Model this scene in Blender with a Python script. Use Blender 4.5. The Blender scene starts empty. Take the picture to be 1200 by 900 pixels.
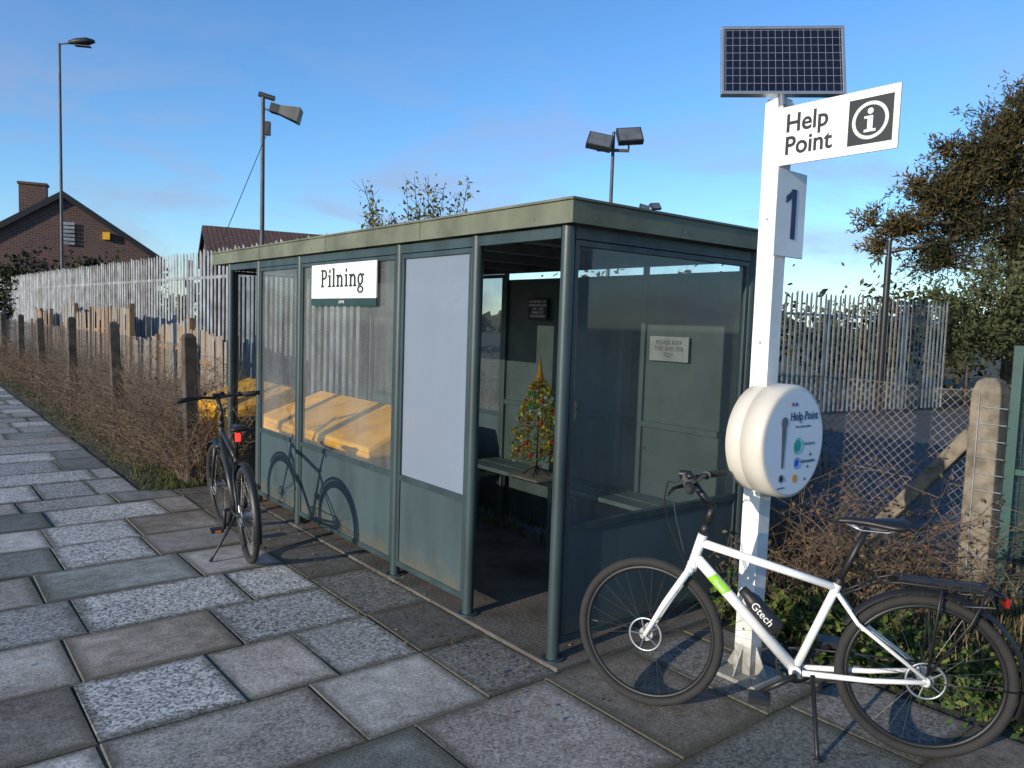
import bpy, math, random
import numpy as np
from mathutils import Vector, Matrix
random.seed(3); rng=np.random.default_rng(5)
sc=bpy.context.scene
TH=math.radians(39.0); CE,SE=math.cos(TH),math.sin(TH)
AX,AY=0.258,3.89
def W(q,s,z=0.0): return Vector((AX+q*CE-s*SE, AY+q*SE+s*CE, z))
U=random.uniform
# ---------------------------------------------------------------- materials
def newmat(name):
    m=bpy.data.materials.new(name); m.use_nodes=True
    nt=m.node_tree; b=nt.nodes['Principled BSDF']
    return m,nt,b
def N(nt,t,**k):
    n=nt.nodes.new(t)
    for a,v in k.items(): setattr(n,a,v)
    return n
def L(nt,a,b): nt.links.new(a,b)
def ramp(nt,fac,p0,c0,p1,c1):
    r=N(nt,'ShaderNodeValToRGB'); r.color_ramp.elements[0].position=p0; r.color_ramp.elements[0].color=(*c0,1)
    r.color_ramp.elements[1].position=p1; r.color_ramp.elements[1].color=(*c1,1)
    L(nt,fac,r.inputs[0]); return r
def noise(nt,scale,detail=4,coord='Object',stretch=None,rough=.55):
    tc=N(nt,'ShaderNodeTexCoord'); n=N(nt,'ShaderNodeTexNoise'); n.inputs['Scale'].default_value=scale
    n.inputs['Detail'].default_value=min(detail,4); n.inputs['Roughness'].default_value=rough
    src=tc.outputs[coord]
    if stretch:
        mp=N(nt,'ShaderNodeMapping'); mp.inputs['Scale'].default_value=stretch; L(nt,src,mp.inputs[0]); src=mp.outputs[0]
    L(nt,src,n.inputs['Vector']); return n
def mat(name,col,rough=.5,metal=0,var=.25,scale=6,bump=0,bscale=60,stretch=None,dirt=None,spec=None,mud=None):
    m,nt,b=newmat(name)
    b.inputs['Roughness'].default_value=rough; b.inputs['Metallic'].default_value=metal
    if spec is not None: b.inputs['Specular IOR Level'].default_value=spec
    n=noise(nt,scale,3,stretch=stretch)
    c0=tuple(max(0,c*(1-var)) for c in col) if dirt is None else dirt
    c1=tuple(min(1,c*(1+var*.5)) for c in col)
    r=ramp(nt,n.outputs[0],.3,c0,.62,c1); cur=r.outputs[0]
    if mud:   # splashed dirt rising from the ground
        tc=N(nt,'ShaderNodeTexCoord'); sx=N(nt,'ShaderNodeSeparateXYZ'); L(nt,tc.outputs['Object'],sx.inputs[0])
        nn=noise(nt,7,4); ad=N(nt,'ShaderNodeMath',operation='MULTIPLY_ADD'); L(nt,nn.outputs[0],ad.inputs[0]); ad.inputs[1].default_value=-.45; L(nt,sx.outputs[2],ad.inputs[2])
        mr=N(nt,'ShaderNodeMapRange'); mr.inputs[1].default_value=-.15; mr.inputs[2].default_value=mud; mr.inputs[3].default_value=.75; mr.inputs[4].default_value=0; L(nt,ad.outputs[0],mr.inputs[0])
        mx=N(nt,'ShaderNodeMixRGB'); L(nt,mr.outputs[0],mx.inputs[0]); L(nt,cur,mx.inputs[1]); mx.inputs[2].default_value=(.10,.09,.06,1); cur=mx.outputs[0]
    L(nt,cur,b.inputs['Base Color'])
    rr=N(nt,'ShaderNodeMapRange'); rr.inputs[3].default_value=min(1,rough*1.25); rr.inputs[4].default_value=rough*.85
    L(nt,n.outputs[0],rr.inputs[0]); L(nt,rr.outputs[0],b.inputs['Roughness'])
    if bump:
        n2=noise(nt,bscale,3); bp=N(nt,'ShaderNodeBump'); bp.inputs['Strength'].default_value=bump; bp.inputs['Distance'].default_value=.01
        L(nt,n2.outputs[0],bp.inputs['Height']); L(nt,bp.outputs[0],b.inputs['Normal'])
    return m
def attrmat(name,cols,rough=.8,transl=0.0):
    m,nt,b=newmat(name); a=N(nt,'ShaderNodeAttribute',attribute_name='rnd')
    r=N(nt,'ShaderNodeValToRGB'); el=r.color_ramp.elements
    while len(el)<len(cols): el.new(.5)
    for i,c in enumerate(cols): el[i].position=i/(len(cols)-1); el[i].color=(*c,1)
    L(nt,a.outputs['Fac'],r.inputs[0]); L(nt,r.outputs[0],b.inputs['Base Color'])
    b.inputs['Roughness'].default_value=rough; b.inputs['Specular IOR Level'].default_value=.2
    return m
def glassmat(name,haze_lo,haze_hi,hcol,tint=(.85,.9,.88),rough=.06,scale=3,stretch=(1,1,.35),transl=.3):
    m,nt,b=newmat(name); nt.nodes.remove(b); out=nt.nodes['Material Output']
    tr=N(nt,'ShaderNodeBsdfTransparent'); tr.inputs[0].default_value=(*tint,1)
    gl=N(nt,'ShaderNodeBsdfGlossy'); gl.inputs['Roughness'].default_value=rough
    lw=N(nt,'ShaderNodeLayerWeight'); lw.inputs[0].default_value=.5
    pw=N(nt,'ShaderNodeMath',operation='POWER'); L(nt,lw.outputs['Facing'],pw.inputs[0]); pw.inputs[1].default_value=4
    fr=N(nt,'ShaderNodeMath',operation='MULTIPLY_ADD'); L(nt,pw.outputs[0],fr.inputs[0]); fr.inputs[1].default_value=.85; fr.inputs[2].default_value=.07
    m1=N(nt,'ShaderNodeMixShader'); L(nt,fr.outputs[0],m1.inputs[0]); L(nt,tr.outputs[0],m1.inputs[1]); L(nt,gl.outputs[0],m1.inputs[2])
    df=N(nt,'ShaderNodeBsdfDiffuse'); df.inputs[0].default_value=(*hcol,1)
    tl=N(nt,'ShaderNodeBsdfTranslucent'); tl.inputs[0].default_value=(*hcol,1); md=N(nt,'ShaderNodeMixShader'); md.inputs[0].default_value=transl
    L(nt,df.outputs[0],md.inputs[1]); L(nt,tl.outputs[0],md.inputs[2])
    n=noise(nt,scale,4,stretch=stretch,rough=.65); n2=noise(nt,55,2); n3=noise(nt,22,2,stretch=(1,1,.05))
    ad=N(nt,'ShaderNodeMath',operation='MULTIPLY_ADD'); L(nt,n2.outputs[0],ad.inputs[0]); ad.inputs[1].default_value=.2; L(nt,n.outputs[0],ad.inputs[2])
    a3=N(nt,'ShaderNodeMath',operation='MULTIPLY_ADD'); L(nt,n3.outputs[0],a3.inputs[0]); a3.inputs[1].default_value=.2; L(nt,ad.outputs[0],a3.inputs[2])
    mr=N(nt,'ShaderNodeMapRange'); mr.inputs[1].default_value=.5; mr.inputs[2].default_value=.95; mr.inputs[3].default_value=haze_lo; mr.inputs[4].default_value=haze_hi
    L(nt,a3.outputs[0],mr.inputs[0])
    m2=N(nt,'ShaderNodeMixShader'); L(nt,mr.outputs[0],m2.inputs[0]); L(nt,m1.outputs[0],m2.inputs[1]); L(nt,md.outputs[0],m2.inputs[2])
    L(nt,m2.outputs[0],out.inputs[0]); return m
# ---------------------------------------------------------------- mesh builder
class MB:
    def __init__(s): s.v=[];s.f=[];s.m=[];s.sm=[];s.M=Matrix.Identity(4)
    def add(s,vs,fs,mi=0,smooth=False):
        o=len(s.v)
        for p in vs: s.v.append(tuple(s.M@Vector(p)))
        for f in fs: s.f.append(tuple(i+o for i in f)); s.m.append(mi); s.sm.append(smooth)
    def box(s,a,b,mi=0,M=None):
        x0,y0,z0=a; x1,y1,z1=b
        vs=[(x0,y0,z0),(x1,y0,z0),(x1,y1,z0),(x0,y1,z0),(x0,y0,z1),(x1,y0,z1),(x1,y1,z1),(x0,y1,z1)]
        if M: vs=[M@Vector(v) for v in vs]
        s.add(vs,[(0,3,2,1),(4,5,6,7),(0,1,5,4),(1,2,6,5),(2,3,7,6),(3,0,4,7)],mi)
    def ring(s,c,ax,r,seg,ref=None):
        ax=Vector(ax).normalized(); ref=ref or (Vector((0,0,1)) if abs(ax.z)<.9 else Vector((1,0,0)))
        u=ax.cross(ref).normalized(); w=ax.cross(u)
        return [Vector(c)+u*(r*math.cos(2*math.pi*i/seg))+w*(r*math.sin(2*math.pi*i/seg)) for i in range(seg)]
    def cyl(s,p1,p2,r1,r2=None,seg=12,mi=0,caps=True):
        r2=r1 if r2 is None else r2; ax=Vector(p2)-Vector(p1)
        a=s.ring(p1,ax,r1,seg); b=s.ring(p2,ax,r2,seg)
        fs=[(i,(i+1)%seg,seg+(i+1)%seg,seg+i) for i in range(seg)]
        s.add(a+b,fs,mi,seg>5)
        if caps: s.add(a,[tuple(range(seg))[::-1]],mi); s.add(b,[tuple(range(seg))],mi)
    def tube(s,pts,r,seg=6,mi=0,caps=True):
        pts=[Vector(p) for p in pts]; n=len(pts); rr=r if isinstance(r,(list,tuple)) else [r]*n
        vs=[]; pu=None
        for i,p in enumerate(pts):
            t=(pts[min(i+1,n-1)]-pts[max(i-1,0)]).normalized()
            if pu is None:
                pu=t.cross(Vector((0,0,1)) if abs(t.z)<.9 else Vector((1,0,0))).normalized()
            else:
                pu=(pu-t*pu.dot(t)); pu=pu.normalized() if pu.length>1e-6 else t.orthogonal().normalized()
            w=t.cross(pu)
            vs+=[p+pu*(rr[i]*math.cos(2*math.pi*k/seg))+w*(rr[i]*math.sin(2*math.pi*k/seg)) for k in range(seg)]
        fs=[]
        for i in range(n-1):
            for k in range(seg): fs.append((i*seg+k,i*seg+(k+1)%seg,(i+1)*seg+(k+1)%seg,(i+1)*seg+k))
        if caps: fs+=[tuple(range(seg))[::-1],tuple(range((n-1)*seg,n*seg))]
        s.add(vs,fs,mi,True)
    def torus(s,c,ax,R,r,sR=48,sr=8,mi=0,rx=None):
        ax=Vector(ax).normalized(); u=ax.orthogonal().normalized(); w=ax.cross(u); rx=rx or r
        vs=[]
        for i in range(sR):
            a=2*math.pi*i/sR; d=u*math.cos(a)+w*math.sin(a)
            for k in range(sr):
                b=2*math.pi*k/sr; vs.append(Vector(c)+d*(R+r*math.cos(b))+ax*(rx*math.sin(b)))
        fs=[(i*sr+k,((i+1)%sR)*sr+k,((i+1)%sR)*sr+(k+1)%sr,i*sr+(k+1)%sr) for i in range(sR) for k in range(sr)]
        s.add(vs,fs,mi,True)
    def ball(s,c,r,mi=0,seg=10,sz=None):
        sz=sz or (1,1,1); c=Vector(c); vs=[];R=seg//2
        for i in range(R+1):
            t=math.pi*i/R
            for k in range(seg):
                p=2*math.pi*k/seg; vs.append(c+Vector((r*sz[0]*math.sin(t)*math.cos(p),r*sz[1]*math.sin(t)*math.sin(p),r*sz[2]*math.cos(t))))
        s.add(vs,[(i*seg+k,(i+1)*seg+k,(i+1)*seg+(k+1)%seg,i*seg+(k+1)%seg) for i in range(R) for k in range(seg)],mi,True)
    def loft(s,rings,mi=0,smooth=True,caps=True):
        n=len(rings[0]); vs=[p for r in rings for p in r]
        fs=[(i*n+k,i*n+(k+1)%n,(i+1)*n+(k+1)%n,(i+1)*n+k) for i in range(len(rings)-1) for k in range(n)]
        if caps: fs+=[tuple(range(n))[::-1],tuple(range((len(rings)-1)*n,len(rings)*n))]
        s.add(vs,fs,mi,smooth)
    def done(s,name,mats,parent=None,bevel=0,loc=None,rotz=None):
        me=bpy.data.meshes.new(name); me.from_pydata(s.v,[],s.f)
        for m in mats: me.materials.append(m)
        me.polygons.foreach_set('material_index',s.m); me.polygons.foreach_set('use_smooth',s.sm)
        me.update(); o=bpy.data.objects.new(name,me); sc.collection.objects.link(o)
        if parent: o.parent=parent
        if loc is not None: o.location=loc
        if rotz is not None: o.rotation_euler=(0,0,rotz)
        if bevel:
            b=o.modifiers.new('b','BEVEL'); b.width=bevel; b.segments=2; b.limit_method='ANGLE'; b.angle_limit=.7
        return o
def empty(name,loc=(0,0,0),rotz=0,rot=None):
    o=bpy.data.objects.new(name,None); sc.collection.objects.link(o); o.location=loc
    o.rotation_euler=rot if rot else (0,0,rotz); o.empty_display_size=.1; return o
def text(parent,name,body,size,loc,xd,yd,m,ext=.0008,align='CENTER',bold=0,spacing=1,sx=1.0,line=1.0):
    c=bpy.data.curves.new(name,'FONT'); c.body=body; c.size=size; c.extrude=ext; c.offset=bold
    c.align_x=align; c.align_y='CENTER'; c.space_character=spacing; c.space_line=line; c.materials.append(m); c.resolution_u=4
    o=bpy.data.objects.new(name,c); sc.collection.objects.link(o); o.parent=parent
    x=Vector(xd).normalized(); y=Vector(yd).normalized(); z=x.cross(y)
    M=Matrix((( x.x*sx,y.x,z.x,loc[0]),(x.y*sx,y.y,z.y,loc[1]),(x.z*sx,y.z,z.z,loc[2]),(0,0,0,1)))
    o.matrix_basis=M; return o
def rawmesh(name,v,f,m,rnd=None,parent=None,smooth=False):
    me=bpy.data.meshes.new(name); me.from_pydata([tuple(p) for p in v],[],f)
    ms=m if isinstance(m,list) else [m]
    for x in ms: me.materials.append(x)
    if rnd is not None:
        a=me.attributes.new('rnd','FLOAT','FACE'); a.data.foreach_set('value',np.asarray(rnd,dtype=np.float32))
    if smooth: me.polygons.foreach_set('use_smooth',[True]*len(f))
    o=bpy.data.objects.new(name,me); sc.collection.objects.link(o)
    if parent: o.parent=parent
    return o
# ---------------------------------------------------------------- palette
M_green=mat('shelter_paint',(.030,.050,.053),.42,0,.35,5,.05,40,stretch=(1,1,.3))
M_greenpan=mat('shelter_panel_paint',(.043,.068,.075),.5,0,.35,3,.08,30,stretch=(1,1,.25),mud=.05)
M_dkgreen=mat('shelter_inner_paint',(.036,.056,.055),.5,0,.3,4,.05)
M_fascia=mat('roof_fascia',(.125,.135,.09),.55,0,.4,3,.1,25)
M_roofund=mat('roof_underside',(.13,.13,.12),.7)
M_white=mat('white_paint',(.78,.78,.76),.4,0,.08,4,dirt=(.64,.64,.61))
M_postw=mat('white_post_paint',(.76,.76,.74),.45,0,.08,5,dirt=(.58,.57,.52),mud=.05)
M_offwhite=mat('weathered_white',(.66,.67,.68),.5,0,.12,3,dirt=(.50,.51,.50))
M_black=mat('black_plastic',(.012,.012,.013),.45,0,.3)
M_rubber=mat('tyre_rubber',(.014,.014,.014),.8,0,.4,20,dirt=(.028,.026,.023))
M_ink=mat('sign_ink',(.01,.012,.015),.5,0,.1)
M_navy=mat('navy_ink',(.012,.02,.09),.5,0,.1)
M_steel=mat('steel',(.55,.56,.57),.3,.9,.2,12)
M_alu=mat('brushed_alloy',(.45,.46,.47),.38,.85,.2,12)
M_galv=mat('galvanised_steel',(.25,.28,.31),.6,.1,.3,3,.05,dirt=(.15,.155,.16))
M_galvd=mat('galvanised_steel_dull',(.12,.145,.17),.6,.1,.4,3,.05)
M_lampm=mat('lamp_column_metal',(.07,.072,.075),.55,.2,.3,3)
M_conc=mat('weathered_concrete',(.19,.16,.12),.95,0,.45,9,.6,90)
M_concd=mat('dark_old_concrete',(.075,.062,.048),.95,0,.45,9,.6,90)
M_yellow=mat('yellow_plastic',(.80,.40,.012),.45,0,.12,4,dirt=(.58,.28,.015))
M_wood=mat('weathered_timber',(.22,.17,.12),.85,0,.45,5,.4,40,stretch=(6,6,.6))
M_bark=mat('bark',(.07,.052,.038),.95,0,.5,8,.5,50)
M_twig=mat('dry_twig',(.12,.082,.055),.9,0,.4,4)
# ---------------------------------------------------------------- world & sun
SUN_EL=math.radians(14.5)
LD=Vector((CE*.7-SE*.06, SE*.7+CE*.06,0)).normalized()
w=bpy.data.worlds.new("World"); sc.world=w; w.use_nodes=True; nt=w.node_tree
bg=nt.nodes['Background']; bg.inputs[1].default_value=.15
sky=N(nt,'ShaderNodeTexSky',sky_type='NISHITA'); sky.sun_disc=False; sky.sun_elevation=SUN_EL
sky.sun_rotation=math.atan2(-LD.x,-LD.y)%(2*math.pi); sky.air_density=1.0; sky.dust_density=.35; sky.ozone_density=2.4
tn=N(nt,'ShaderNodeMixRGB',blend_type='MULTIPLY'); tn.inputs[0].default_value=1; tn.inputs[2].default_value=(.94,1.15,1.42,1); L(nt,sky.outputs[0],tn.inputs[1])
hs=N(nt,'ShaderNodeHueSaturation'); hs.inputs['Saturation'].default_value=1.08; hs.inputs['Value'].default_value=1.08
L(nt,tn.outputs[0],hs.inputs['Color'])
tc=N(nt,'ShaderNodeTexCoord'); mp=N(nt,'ShaderNodeMapping'); mp.inputs['Scale'].default_value=(2.2,2.2,7); mp.inputs['Location'].default_value=(.9,1.1,.2)
L(nt,tc.outputs['Generated'],mp.inputs[0])
nz=N(nt,'ShaderNodeTexNoise'); nz.inputs['Scale'].default_value=2.3; nz.inputs['Detail'].default_value=5; nz.inputs['Roughness'].default_value=.55; nz.inputs['Distortion'].default_value=.35
L(nt,mp.outputs[0],nz.inputs['Vector'])
cr=ramp(nt,nz.outputs[0],.46,(0,0,0),.66,(.8,.8,.8))
sx=N(nt,'ShaderNodeSeparateXYZ'); L(nt,tc.outputs['Generated'],sx.inputs[0])
hm=N(nt,'ShaderNodeMapRange'); hm.inputs[1].default_value=.05; hm.inputs[2].default_value=.36; hm.inputs[3].default_value=1; hm.inputs[4].default_value=.04
L(nt,sx.outputs[2],hm.inputs[0])
mu=N(nt,'ShaderNodeMath',operation='MULTIPLY'); L(nt,cr.outputs[0],mu.inputs[0]); L(nt,hm.outputs[0],mu.inputs[1])
mx=N(nt,'ShaderNodeMixRGB'); mx.inputs[2].default_value=(2.7,2.9,4.1,1)
L(nt,mu.outputs[0],mx.inputs[0]); L(nt,hs.outputs[0],mx.inputs[1]); L(nt,mx.outputs[0],bg.inputs[0])
sl=bpy.data.lights.new('sun','SUN'); sl.energy=5.0; sl.angle=math.radians(.5); sl.color=(1,.90,.75)
so=bpy.data.objects.new('sun',sl); sc.collection.objects.link(so)
dirv=Vector((LD.x*math.cos(SUN_EL),LD.y*math.cos(SUN_EL),-math.sin(SUN_EL)))
so.rotation_euler=dirv.to_track_quat('-Z','Y').to_euler(); so.location=(-10,-14,8)
# ---------------------------------------------------------------- camera
cam=bpy.data.cameras.new('camera'); co=bpy.data.objects.new('camera',cam); sc.collection.objects.link(co); sc.camera=co
cam.lens=27; cam.sensor_width=36; cam.clip_end=3000; cam.clip_start=.05
co.matrix_world=Matrix.Translation((0,0,1.75))@Matrix.Rotation(math.radians(90-4.45),4,'X')@Matrix.Rotation(math.radians(1.9),4,'Z')
sc.view_settings.view_transform='Standard'; sc.view_settings.look='None'; sc.view_settings.exposure=0
# ---------------------------------------------------------------- ground
m,nt,b=newmat('earth_and_grass'); b.inputs['Roughness'].default_value=1
n1=noise(nt,.5,4); n2=noise(nt,9,4)
r1=ramp(nt,n1.outputs[0],.4,(.075,.055,.035),.6,(.045,.065,.02)); r2=ramp(nt,n2.outputs[0],.3,(.4,.4,.4),.7,(1.3,1.3,1.3))
mm=N(nt,'ShaderNodeMixRGB',blend_type='MULTIPLY'); mm.inputs[0].default_value=1; L(nt,r1.outputs[0],mm.inputs[1]); L(nt,r2.outputs[0],mm.inputs[2]); L(nt,mm.outputs[0],b.inputs['Base Color'])
bp=N(nt,'ShaderNodeBump'); bp.inputs['Strength'].default_value=.7; bp.inputs['Distance'].default_value=.05; L(nt,n2.outputs[0],bp.inputs['Height']); L(nt,bp.outputs[0],b.inputs['Normal'])
M_soil=m
mb=MB(); prof=[(-900,0),(-14,0),(-12.5,-.92),(-4.66,-.92),(-4.65,-.03),(900,-.03)]
ss=[-900,-60,-20,0,20,60,200,900]
vs=[(q,s,z) for s in ss for q,z in prof]; P=len(prof)
mb.add(vs,[(i*P+j,i*P+j+1,(i+1)*P+j+1,(i+1)*P+j) for i in range(len(ss)-1) for j in range(P-1)])
mb.done('ground',[M_soil],loc=W(0,0),rotz=TH)
M_ballast=mat('ballast',(.16,.14,.12),1,0,.6,30,1,25)
mb=MB(); mb.add([(-12.3,-60,-.905),(-5.0,-60,-.905),(-5.0,90,-.905),(-12.3,90,-.905)],[(0,1,2,3)]); mb.done('track_ballast',[M_ballast],loc=W(0,0),rotz=TH)
mb=MB()
for q in (-6.2,-7.635): mb.box((q-.035,-60,-.80),(q+.035,90,-.68),1)
for i in range(120): mb.box((-8.2,-40+i*.7,-.9),(-5.65,-39.75+i*.7,-.80),0)
mb.done('railway_track',[M_conc,mat('rusty_rail',(.12,.07,.045),.6,.6)],loc=W(0,0),rotz=TH)
M_tar=mat('yard_asphalt',(.055,.06,.068),.9,0,.4,3,.6,60)
mb=MB(); mb.add([(3.4,-14,-.02),(17,-14,-.02),(17,11,-.02),(3.4,11,-.02)],[(0,1,2,3)]); mb.done('asphalt_yard',[M_tar],loc=W(0,0),rotz=TH)
M_joint=mat('joint_soil',(.055,.052,.034),1,0,.5,5,.8,40)
mb=MB(); mb.box((-4.6,-20,-.9),(1.25,70,-.0085),0); mb.box((-4.75,-20,-.16),(-4.2,70,.0),1)
mb.done('platform',[M_joint,M_conc],loc=W(0,0),rotz=TH)
# paving
def paving():
    V=[];F=[];C=[];UV=[]
    pal=[((.27,.285,.265),.0),((.20,.22,.205),.0),((.40,.375,.34),.0),((.33,.30,.265),.3),((.36,.36,.35),1.0),((.15,.155,.15),.7),((.38,.36,.33),.15),((.16,.175,.16),.2),((.50,.485,.46),.2),((.33,.29,.25),.0),((.48,.465,.44),.95),((.27,.25,.22),.1),((.22,.22,.21),.5)]
    def slab(q0,q1,s0,s1,dark=1.0,pool=None):
        g=.002; dz=U(-.0035,.0045); a=g+random.random()*.005; q0+=a;q1-=a;s0+=a;s1-=a
        tq=U(-.003,.003); ts=U(-.003,.003); bv=.005; jit=lambda:U(-.005,.005)
        o=len(V); c,sp=random.choice(pool or pal); k=U(.75,1.12)*dark
        cc=[(q0+jit(),s0+jit()),(q1+jit(),s0+jit()),(q1+jit(),s1+jit()),(q0+jit(),s1+jit())]
        mq,ms=(q0+q1)/2,(s0+s1)/2
        zt=[dz+tq*(1 if x>mq else -1)+ts*(1 if y>ms else -1) for x,y in cc]
        for (x,y),z in zip(cc,zt): V.append((x+(bv if x<mq else -bv),y+(bv if y<ms else -bv),z))
        for (x,y),z in zip(cc,zt): V.append((x,y,z-.005))
        for (x,y),z in zip(cc,zt): V.append((x,y,-.04))
        col=(c[0]*k,c[1]*k,c[2]*k,sp)
        for _ in range(12): C.append(col)
        F.append((o,o+1,o+2,o+3)); UV.extend([(0,0),(1,0),(1,1),(0,1)])
        for i in range(4):
            j=(i+1)%4
            F.append((o+4+i,o+4+j,o+j,o+i)); UV.extend([(0,0)]*4)
            F.append((o+8+i,o+8+j,o+4+j,o+4+i)); UV.extend([(0,0)]*4)
    def rows(s,s1,q0,q1f,dark=1):
        while s<s1-.05:
            h=random.choice([.61,.61,.76]); 
            if s+h>s1-.3: h=s1-s
            q1=q1f(s+h/2); q=q0; first=True
            while q<q1-.01:
                w_=random.choice([.46,.61,.76,.91,.91])
                if first: w_*=U(.3,1); first=False
                if q+w_>q1-.2: w_=q1-q
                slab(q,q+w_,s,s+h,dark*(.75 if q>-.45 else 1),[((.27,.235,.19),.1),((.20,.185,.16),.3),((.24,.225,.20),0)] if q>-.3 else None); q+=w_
            s+=h
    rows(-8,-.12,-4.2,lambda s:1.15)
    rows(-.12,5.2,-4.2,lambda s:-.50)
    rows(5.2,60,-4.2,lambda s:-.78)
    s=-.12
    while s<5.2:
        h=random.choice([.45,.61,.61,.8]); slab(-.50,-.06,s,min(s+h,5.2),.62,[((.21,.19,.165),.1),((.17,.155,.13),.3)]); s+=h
    me=bpy.data.meshes.new('paving_slabs'); me.from_pydata(V,[],F)
    ca=me.color_attributes.new('Col','FLOAT_COLOR','POINT'); ca.data.foreach_set('color',np.array(C,dtype=np.float32).ravel())
    uv=me.uv_layers.new(name='UVMap'); uv.data.foreach_set('uv',np.array(UV,dtype=np.float32).ravel())
    m,nt,b=newmat('paving_concrete')
    at=N(nt,'ShaderNodeAttribute',attribute_name='Col')
    f1=noise(nt,80,3,rough=.7); f2=noise(nt,1.1,4); f3=noise(nt,11,4)
    a1=ramp(nt,f1.outputs[0],.3,(.55,.55,.55),.7,(1.4,1.4,1.4)); a2=ramp(nt,f2.outputs[0],.35,(.62,.60,.56),.62,(1.12,1.12,1.12)); a3=ramp(nt,f3.outputs[0],.35,(.72,.71,.68),.65,(1.14,1.14,1.14))
    cur=at.outputs['Color']
    for a in (a1,a2,a3):
        q=N(nt,'ShaderNodeMixRGB',blend_type='MULTIPLY'); q.inputs[0].default_value=1; L(nt,cur,q.inputs[1]); L(nt,a.outputs[0],q.inputs[2]); cur=q.outputs[0]
    tc=N(nt,'ShaderNodeTexCoord'); vo=N(nt,'ShaderNodeTexVoronoi'); vo.inputs['Scale'].default_value=85; L(nt,tc.outputs['Object'],vo.inputs['Vector'])
    sx=N(nt,'ShaderNodeSeparateXYZ'); L(nt,vo.outputs['Color'],sx.inputs[0])
    sr=ramp(nt,sx.outputs[0],.0,(.03,.03,.03),1,(.74,.73,.70)); 
    q=N(nt,'ShaderNodeMixRGB')
    hm=N(nt,'ShaderNodeMath',operation='MULTIPLY'); L(nt,at.outputs['Alpha'],hm.inputs[0]); hm.inputs[1].default_value=.8; L(nt,hm.outputs[0],q.inputs[0])
    L(nt,cur,q.inputs[1]); L(nt,sr.outputs[0],q.inputs[2]); cur=q.outputs[0]
    uvn=N(nt,'ShaderNodeUVMap'); su=N(nt,'ShaderNodeSeparateXYZ'); L(nt,uvn.outputs[0],su.inputs[0])
    outs=[]
    for i in (0,1):
        om=N(nt,'ShaderNodeMath',operation='SUBTRACT'); om.inputs[0].default_value=1; L(nt,su.outputs[i],om.inputs[1])
        mn=N(nt,'ShaderNodeMath',operation='MINIMUM'); L(nt,su.outputs[i],mn.inputs[0]); L(nt,om.outputs[0],mn.inputs[1]); outs.append(mn)
    mn=N(nt,'ShaderNodeMath',operation='MINIMUM'); L(nt,outs[0].outputs[0],mn.inputs[0]); L(nt,outs[1].outputs[0],mn.inputs[1])
    nn=N(nt,'ShaderNodeMath',operation='MULTIPLY_ADD'); L(nt,f3.outputs[0],nn.inputs[0]); nn.inputs[1].default_value=-.17; L(nt,mn.outputs[0],nn.inputs[2])
    er=N(nt,'ShaderNodeMapRange'); er.inputs[1].default_value=-.08; er.inputs[2].default_value=.0; er.inputs[3].default_value=.75; er.inputs[4].default_value=0; L(nt,nn.outputs[0],er.inputs[0])
    q=N(nt,'ShaderNodeMixRGB'); L(nt,er.outputs[0],q.inputs[0]); L(nt,cur,q.inputs[1]); q.inputs[2].default_value=(.065,.06,.038,1)
    L(nt,q.outputs[0],b.inputs['Base Color']); b.inputs['Roughness'].default_value=.85; b.inputs['Specular IOR Level'].default_value=.25
    bp=N(nt,'ShaderNodeBump'); bp.inputs['Strength'].default_value=.5; bp.inputs['Distance'].default_value=.005; L(nt,f1.outputs[0],bp.inputs['Height']); L(nt,bp.outputs[0],b.inputs['Normal'])
    me.materials.append(m)
    o=bpy.data.objects.new('paving_slabs',me); sc.collection.objects.link(o); o.location=W(0,0); o.rotation_euler=(0,0,TH)
paving()
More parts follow.
